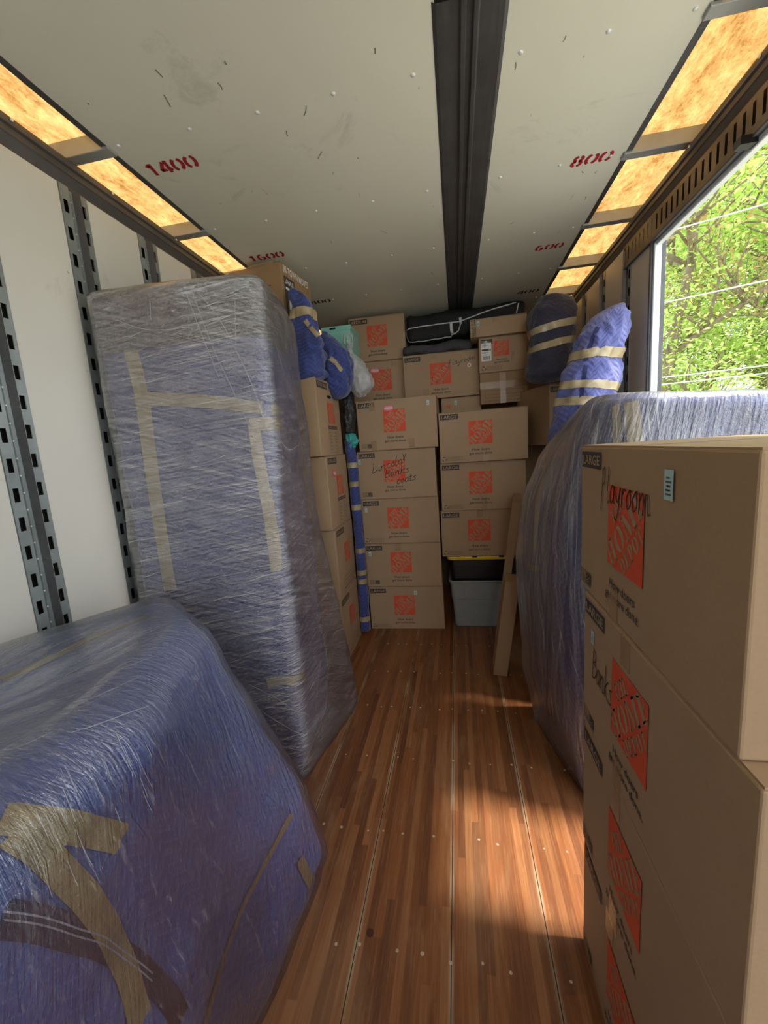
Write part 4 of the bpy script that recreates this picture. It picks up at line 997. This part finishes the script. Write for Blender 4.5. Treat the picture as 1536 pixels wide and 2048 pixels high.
# ================================================================ SOFT THINGS
def ring_loft(rings, N=48, mat=None, amp=.01, amp2=.004, fr=5.0, seed=0.0, caps=True, crease=0.0):
    """rings: (centre, A, B, exponent)"""
    mb = MB(); v_ = 0; pc = None; R = []
    full = list(rings)
    if caps:
        def capr(r0, r1):
            c0, A, B, p = r0; d = (Vector(c0) - Vector(r1[0])).normalized(); rr_ = min(Vector(A).length, Vector(B).length) * .45; out = []
            for k in range(1, 6):
                a = math.pi / 2 * k / 5; f = max(.02, 1 - (1 - math.cos(a)) * 1.0); out.append((Vector(c0) + d * rr_ * math.sin(a), Vector(A) * f, Vector(B) * f, p))
            return out
        full = capr(rings[0], rings[1])[::-1] + full + capr(rings[-1], rings[-2])
    for c, A, B, p in full:
        c = Vector(c); A = Vector(A); B = Vector(B)
        if pc is not None: v_ += (c - pc).length + .001
        pc = c; L = []
        for k in range(N):
            t = 2 * math.pi * k / N; cs, sn = math.cos(t), math.sin(t)
            q = A * (math.copysign(abs(cs) ** p, cs)) + B * (math.copysign(abs(sn) ** p, sn)); v3 = c + q
            nd = q.normalized() if q.length > 1e-6 else Vector((0, 0, 1))
            dsp = noise.noise(v3 * fr + Vector((seed, seed * .3, 0))) * amp + noise.noise(v3 * fr * 4 + Vector((0, seed, 0))) * amp2
            if crease: dsp -= abs(noise.noise(v3 * fr * 1.6 + Vector((seed, 3, 1)))) * crease
            L.append(v3 + nd * dsp)
        R.append((L, v_)); mb.v += L
    per = 2 * math.pi * (Vector(full[len(full) // 2][1]).length + Vector(full[len(full) // 2][2]).length) / 2
    for i in range(len(R) - 1):
        for k in range(N):
            mb.face([i * N + k, i * N + (k + 1) % N, (i + 1) * N + (k + 1) % N, (i + 1) * N + k], mat, [(per * k / N, R[i][1]), (per * (k + 1) / N, R[i][1]), (per * (k + 1) / N, R[i + 1][1]), (per * k / N, R[i + 1][1])])
    mb.face(list(range(N))[::-1], mat, [(0, 0)] * N); e = (len(R) - 1) * N; mb.face([e + k for k in range(N)], mat, [(0, 0)] * N)
    L0, L1 = R[len(R) // 2][0], R[len(R) // 2 + 1][0]; cen = sum(L0, Vector((0, 0, 0))) / N
    if (L0[1] - L0[0]).cross(L1[0] - L0[0]).dot(L0[0] - cen) < 0: mb.f = [f[::-1] for f in mb.f]; mb.uv = [u[::-1] for u in mb.uv]
    return mb
def interp(keys, n):
    """smooth interpolation of ring keys"""
    out = []
    for i in range(len(keys) - 1):
        k0, k1, k2, k3 = keys[max(i - 1, 0)], keys[i], keys[i + 1], keys[min(i + 2, len(keys) - 1)]
        for j in range(n):
            t = j / n; f = lambda a, b, c, d: .5 * ((2 * b) + (c - a) * t + (2 * a - 5 * b + 4 * c - d) * t * t + (3 * b - a - 3 * c + d) * t ** 3)
            out.append(tuple(f(Vector(k0[m]), Vector(k1[m]), Vector(k2[m]), Vector(k3[m])) for m in range(3)) + (k1[3] * (1 - t) + k2[3] * t,))
    out.append((Vector(keys[-1][0]), Vector(keys[-1][1]), Vector(keys[-1][2]), keys[-1][3])); return out

# upright blue blanket roll on the right
K = [((.68, 2.59, .07), (0.117, 0.087, 0), (-0.078, 0.093, 0), .75), ((.68, 2.59, .65), (0.117, 0.087, 0), (-0.078, 0.093, 0), .75), ((.68, 2.59, 1.25), (0.125, 0.093, 0), (-0.083, 0.099, 0), .75), ((.70, 2.60, 1.55), (0.133, 0.099, 0), (-0.088, 0.105, 0), .75), ((.75, 2.61, 1.85), (0.133, 0.099, .0), (-0.088, 0.105, 0), .75), ((.79, 2.62, 2.02), (0.129, 0.096, .01), (-0.086, 0.102, 0), .75), ((.82, 2.63, 2.14), (0.117, 0.087, .03), (-0.078, 0.093, 0), .75), ((.845, 2.63, 2.25), (0.113, 0.084, .05), (-0.075, 0.090, 0), .8), ((.88, 2.64, 2.33), (0.086, 0.064, .05), (-0.057, 0.068, 0), .9)]
mbr = ring_loft(interp(K, 10), 100, BLUE2, .016, .008, 6.5, 2.0, crease=.035)
roll = mk('blanket_roll', mbr, origin=(.68, 2.59, 0), smooth=True); tag(roll, 'upright bundle in a bright blue quilted blanket with tape bands, near the door post', 'blanket bundle')
tr_ = bvh(mbr)
def ring_band(tree, c, nrm, width, mat, parent, R=.5, off=.004, name='tape_band', a0=0, a1=360):
    nrm = Vector(nrm).normalized(); a = nrm.cross(Vector((0, 1, 0))).normalized(); b = nrm.cross(a); P = []; c = Vector(c)
    for k in range(37):
        t = math.radians(a0 + (a1 - a0) * k / 36); o_ = c + (a * math.cos(t) + b * math.sin(t)) * R; h = tree.ray_cast(o_, (c - o_).normalized(), R)
        if h[0]: P.append(h[0])
    return strip(name, tree, P, width, mat, parent, off, step=.02)
ring_band(tr_, (.80, 2.62, 2.10), (.0, 0, 1), .055, TAPE, roll); ring_band(tr_, (.77, 2.61, 1.93), (.1, 0, 1), .045, TAPE, roll); ring_band(tr_, (.75, 2.61, 1.84), (.1, 0, 1), .05, TAPE, roll)
strip('seam_binding', tr_, px(tr_, [(1196, 655), (1178, 700), (1170, 740), (1164, 790), (1158, 830)]), .022, BIND, roll, off=.003, label='dark seam binding')
# dark blanket bundle behind it
K = [((.715, 3.40, 2.135), (.165, 0, 0), (0, .16, 0), .75), ((.735, 3.42, 2.24), (.17, 0, 0), (0, .16, 0), .75), ((.75, 3.44, 2.40), (.165, 0, 0), (0, .16, 0), .75), ((.75, 3.45, 2.56), (.175, 0, 0), (0, .16, 0), .7), ((.76, 3.45, 2.66), (.14, 0, -.01), (0, .13, 0), .9)]
mbd = ring_loft(interp(K, 7), 70, NAVY, .02, .008, 5.0, 5.0, crease=.03)
db = mk('blanket_bundle', mbd, origin=(.68, 3.4, 2.0), smooth=True); tag(db, 'navy blanket bundle with two tape bands up in the right rear corner', 'blanket bundle')
td = bvh(mbd)
ring_band(td, (.74, 3.44, 2.46), (-.15, 0, 1), .05, TAPE, db); ring_band(td, (.71, 3.42, 2.33), (-.15, 0, 1), .05, TAPE, db)
# blue bundles on the extra large stack
K = [((-1.06, 2.86, 2.215), (.19, 0, 0), (0, .13, 0), .6), ((-1.05, 2.86, 2.3), (.175, 0, 0), (0, .12, 0), .6), ((-1.0, 2.80, 2.38), (.15, 0, 0), (0, .11, 0), .55), ((-.95, 2.66, 2.47), (.095, 0, 0), (0, .085, 0), .5), ((-.925, 2.62, 2.57), (.08, 0, -.015), (0, .07, 0), .5), ((-.93, 2.60, 2.65), (.06, 0, -.03), (0, .06, 0), .5)]
mba = ring_loft(interp(K, 9), 90, BLUED, .016, .008, 7.0, 1.5, crease=.04)
ba = mk('blanket_bundle', mba, origin=(-1.06, 2.86, 2.19), smooth=True); tag(ba, 'tall pointed blue blanket bundle below the IN-TOWN MOVES box', 'blanket bundle')
ta = bvh(mba); ring_band(ta, (-.93, 2.63, 2.53), (.0, .1, 1), .055, TAPE, ba)
strip('tape_band', ta, px(ta, [(610, 640), (622, 655), (636, 672)]), .03, TAPE, ba)
K = [((-.885, 3.17, 2.10), (.08, 0, 0), (0, .10, 0), .8), ((-.88, 3.15, 2.22), (.115, 0, 0), (0, .13, 0), .8), ((-.885, 3.14, 2.36), (.12, 0, 0), (0, .13, 0), .8), ((-.90, 3.13, 2.47), (.09, 0, -.02), (0, .11, 0), .85), ((-.925, 3.13, 2.54), (.05, 0, -.02), (0, .06, 0), 1.0)]
mbb = ring_loft(interp(K, 9), 90, BLUED, .02, .009, 7.0, 7.7, crease=.045)
bb = mk('blanket_bundle', mbb, origin=(-.89, 3.15, 2.19), smooth=True); tag(bb, 'shorter blue blanket bundle drooping over the extra large box beside the clear bag', 'blanket bundle')
tb = bvh(mbb); strip('tape_band', tb, px(tb, [(648, 712), (665, 720), (683, 742)]), .035, TAPE, bb)
# slim roll standing between the stacks
def rollring(zs): return [((-.872 + .012 * math.sin(z * 2), 3.36, z), (.045, 0, 0), (0, .05, 0), 1.0) for z in zs]
mbk = ring_loft(rollring([.06 + i * .03 for i in range(57)]), 40, BLUED, .008, .004, 9, 3.0, crease=.012)
kr = mk('wrapped_pole', mbk, origin=(-.872, 3.36, 0), smooth=True); tag(kr, 'slim floor-to-shoulder roll in blue blanket between the two tall box stacks', 'rolled rug')
tk = bvh(mbk)
for z in (.17, .52, .60, .80, 1.18, 1.38, 1.54): ring_band(tk, (-.872 + .012 * math.sin(z * 2), 3.36, z), (0, 0, 1), .045, TAPE, kr, R=.2, off=.003)
mbt = ring_loft(interp([((-.865, 3.34, 1.69), (.04, 0, 0), (0, .04, 0), 1), ((-.85, 3.34, 1.74), (.05, 0, 0), (0, .05, 0), 1), ((-.86, 3.34, 1.79), (.045, 0, 0), (0, .045, 0), 1)], 5), 48, TEALC, .02, .014, 16, 2, crease=.05)
tag(mk('teal_cloth', mbt, origin=(-.86, 3.34, 1.69), smooth=True), 'crumpled teal cloth below the black plastic bag', 'cloth')
mbt = ring_loft(interp([((-.865, 3.33, 1.82), (.045, 0, 0), (0, .05, 0), 1), ((-.86, 3.33, 1.95), (.055, 0, 0), (0, .055, 0), 1), ((-.855, 3.33, 2.1), (.055, 0, 0), (0, .055, 0), 1), ((-.86, 3.33, 2.2), (.035, 0, 0), (0, .035, 0), 1)], 6), 40, BLACKBAG, .014, .01, 12, 8, crease=.03)
tag(mk('plastic_bag', mbt, origin=(-.86, 3.33, 1.8), smooth=True), 'shiny black plastic bag squeezed between the two tall stacks', 'bag')
# clear bag of white cloth
mbt = ring_loft(interp([((-.74, 3.30, 2.10), (.05, 0, 0), (0, .05, 0), 1), ((-.73, 3.30, 2.17), (.095, 0, 0), (0, .08, 0), .9), ((-.75, 3.30, 2.28), (.095, 0, 0), (0, .08, 0), .9), ((-.78, 3.30, 2.38), (.06, 0, 0), (0, .06, 0), .9), ((-.80, 3.30, 2.44), (.025, 0, 0), (0, .025, 0), 1), ((-.805, 3.30, 2.50), (.03, 0, 0), (0, .025, 0), 1)], 7), 56, CLEARBAG, .016, .008, 10, 4, crease=.03)
bag = mk('clear_bag', mbt, origin=(-.75, 3.30, 2.07), smooth=True); tag(bag, 'clear plastic bag of white cloth hanging by the fragile box', 'bag')
mbt = ring_loft(interp([((-.74, 3.31, 2.12), (.045, 0, 0), (0, .04, 0), 1), ((-.73, 3.31, 2.18), (.075, 0, 0), (0, .06, 0), .9), ((-.75, 3.31, 2.28), (.075, 0, 0), (0, .06, 0), .9), ((-.775, 3.31, 2.36), (.04, 0, 0), (0, .04, 0), 1)], 7), 48, WHITEC, .02, .008, 12, 6, crease=.03)
mk('white_cloth', mbt, bag, smooth=True)
mb = MB()
for s_ in (-.02, .02): mb.tube([(-.805 + s_ - .012, 3.28, 2.50), (-.808 + s_ - .010, 3.28, 2.56), (-.805 + s_, 3.28, 2.578), (-.80 + s_ + .01, 3.28, 2.56), (-.80 + s_ + .012, 3.28, 2.50)], .004, PIPE, 8)
mk('drawstring', mb, bag, smooth=True)

# long black bag with white piping
K = []
for i in range(13):
    x = -.385 + i * .085; zc = 2.755 + .03 * max(0, (i - 6) / 6) - .01 * math.sin(i); hh_ = .135 - .03 * max(0, (i - 7) / 5)
    K.append(((x, 4.22, zc), (0, .19, 0), (0, 0, hh_), .38))
mbb_ = ring_loft(interp(K, 3), 64, BLACKC, .012, .004, 5, 3, crease=.012)
bb_ = mk('zip_bag', mbb_, origin=(.08, 4.22, 2.6), smooth=True); tag(bb_, 'long black fabric bag with white piping jammed under the ceiling', 'bag')
tz = bvh(mbb_)
def piping(P, w=.010): strip('white_piping', tz, P, w, PIPE, bb_, off=.005, ns=3, ragged=False)
piping([(-.46, 4.03, 2.75), (-.3, 4.03, 2.76), (0, 4.03, 2.765), (.1, 4.03, 2.77), (.3, 4.03, 2.82), (.58, 4.03, 2.87)])
piping([(-.47, 4.03, 2.84), (-.485, 4.04, 2.75), (-.465, 4.03, 2.66), (-.43, 4.03, 2.61), (-.2, 4.03, 2.62), (.0, 4.03, 2.625)])
piping([(.60, 4.03, 2.86), (.58, 4.03, 2.78)])
strip('strap', tz, [(-.0, 4.03, 2.77), (.0, 4.03, 2.70), (.01, 4.03, 2.65)], .024, PIPE, bb_, off=.007, ragged=False)
strip('strap', tz, [(.085, 4.03, 2.80), (.088, 4.03, 2.74)], .024, PIPE, bb_, off=.007, ragged=False)
mb = MB(); mb.tube([(.0, 4.015, 2.67), (.03, 4.0, 2.655), (.065, 4.0, 2.68), (.088, 4.015, 2.75)], .006, PIPE, 8); mk('handle', mb, bb_, smooth=True)
# grey fabric bundle below it
K = [((-.44 + i * .1, 4.06, 2.535 + .012 * math.sin(i * 1.7)), (0, .15, 0), (0, 0, .048 + .014 * i / 6), .6) for i in range(7)]
mbg = ring_loft(interp(K, 4), 56, GREYC, .01, .006, 9, 6, crease=.02)
tag(mk('fabric_bag', mbg, origin=(-.15, 4.06, 2.49), smooth=True), 'charcoal grey fabric bag squashed between the Playroom box and the black bag', 'bag')

# ================================================================ OUTSIDE
mb = MB(); n = 32
for i in range(n):
    for j in range(n):
        x0 = -8 + i * 1.6; y0 = -24 + j * 2.2
        f = lambda x, y: (x, y, -1.25 + .15 * noise.noise(Vector((x * .2, y * .2, 0))) + max(0, x - 12) * .03)
        mb.poly([f(x0, y0), f(x0 + 1.6, y0), f(x0 + 1.6, y0 + 2.2), f(x0, y0 + 2.2)], GROUND)
g = struct(mk('ground', mb))
def tree(x, y, h, lean, seed, leafm, nl, r0=.16, spread=1.0, label='', first=.25, clump=1.0, leaf=.075):
    rnd = random.Random(seed); tips = []; mb = MB()
    def branch(p, d, L, r, lev):
        P = [p]; R = [r]; q = p; dd = d; n_ = 6
        for k in range(n_):
            dd = (dd + Vector((rnd.uniform(-1, 1), rnd.uniform(-1, 1), rnd.uniform(-.3, .6))) * (.10 if lev == 0 else .22)).normalized(); q = q + dd * L / n_; P.append(q); R.append(r * (1 - .75 * (k + 1) / n_))
            if lev < 3:
                if lev == 0 and (k + 1) / n_ < first: continue
                for _ in range(3 if lev < 2 else 2):
                    a = rnd.uniform(0, 6.283); s_ = Vector((math.cos(a), math.sin(a), rnd.uniform(.0, .7))); nd = (dd * (.25 if lev == 0 else .6) + s_ * spread).normalized()
                    branch(q, nd, L * rnd.uniform(.3, .5) * (1 if lev else .85), R[-1] * .6 + .004, lev + 1)
            if lev >= 2: tips.append(q)
        if lev < 3: mb.tube(P, [max(a, .003) for a in R], BARK, 7 if lev == 0 else 5)
    o0 = Vector((x, y, -1.3)); branch(o0, Vector((lean[0], lean[1], 1)).normalized(), h, r0, 0)
    root = mk('tree', mb, origin=(x, y, -1.3), smooth=True); tag(root, label, 'tree', 'trees outside the side door')
    lb = MB(); mi = lb.mat(leafm)
    for i in range(nl):
        c = rnd.choice(tips) + Vector((rnd.gauss(0, .2), rnd.gauss(0, .2), rnd.gauss(0, .15))) * clump
        a = Vector((rnd.gauss(0, 1), rnd.gauss(0, 1), rnd.gauss(0, .5))).normalized(); b = a.cross(Vector((rnd.gauss(0, .5), rnd.gauss(0, .5), 1))).normalized(); s_ = leaf * rnd.uniform(.6, 1.4)
        k = len(lb.v); lb.v += [c - a * s_, c + b * s_ * .55 + Vector((0, 0, s_ * .15)), c + a * s_, c - b * s_ * .55 + Vector((0, 0, s_ * .15))]; lb.face([k, k + 1, k + 2, k + 3], mi)
    q = mk('foliage', lb, root); return root
TR = [(3.7, 8.4, 8.5, (.04, .0), 11, LEAF, 30000, .13, .95, .038, 'slender tree with a dark trunk right beside the door post'),
      (5.4, 9.4, 10., (.08, .05), 23, LEAF, 52000, .15, 1.0, .038, 'bright spring-green tree with a leaning branch in the middle of the door opening'),
      (7.9, 9.4, 10., (-.03, .0), 31, LEAF, 52000, .16, 1.0, .038, 'full light green tree filling the right of the door opening'),
      (5.4, 14.0, 12., (.0, .0), 47, LEAF2, 30000, .2, 1.0, .07, 'tall darker tree standing behind the spring-green ones'),
      (9.4, 14.5, 12.5, (.0, .05), 53, LEAF2, 30000, .22, 1.0, .07, 'tall tree with a thick trunk at the back right of the door opening'),
      (8.2, 20.0, 15., (.0, .0), 59, LEAF2, 16000, .2, 1.1, .09, 'farthest tree seen low between the other trunks'),
      (12.6, 19.0, 15., (.0, .0), 61, LEAF2, 16000, .2, 1.1, .09, 'far tree behind the thick trunked one at the right')]
for a in TR: tree(*a[:7], r0=a[7], spread=a[8], leaf=a[9], label=a[10], first=.15)
tree(4.7, 7.6, 5.6, (.1, .05), 71, LEAF3, 1800, .04, 1.0, label='thin tree with tan catkins in front of the green foliage', leaf=.04, first=.7)
# cables
for i, (z0, z1, lab) in enumerate(((4.25, 4.9, 'topmost pale cable crossing the trees'), (3.35, 3.95, 'pale cable second from the top crossing the trees'), (2.42, 2.62, 'upper of the two low cables crossing the trees'), (2.33, 2.50, 'lower of the two low cables crossing the trees'))):
    mb = MB(); P = []
    for k in range(25):
        t = k / 24; P.append((1.0 + 9.0 * t, 7.2 - .3 * t - 2.0 * t, z0 + (z1 - z0) * t - .25 * 4 * t * (1 - t) * .4))
    mb.tube(P, .010, WIRE, 6); tag(mk('power_line', mb, origin=P[0], smooth=True), lab, 'cable', 'power lines outside')
for o in bpy.data.objects:
    if '_d' in o: del o['_d']
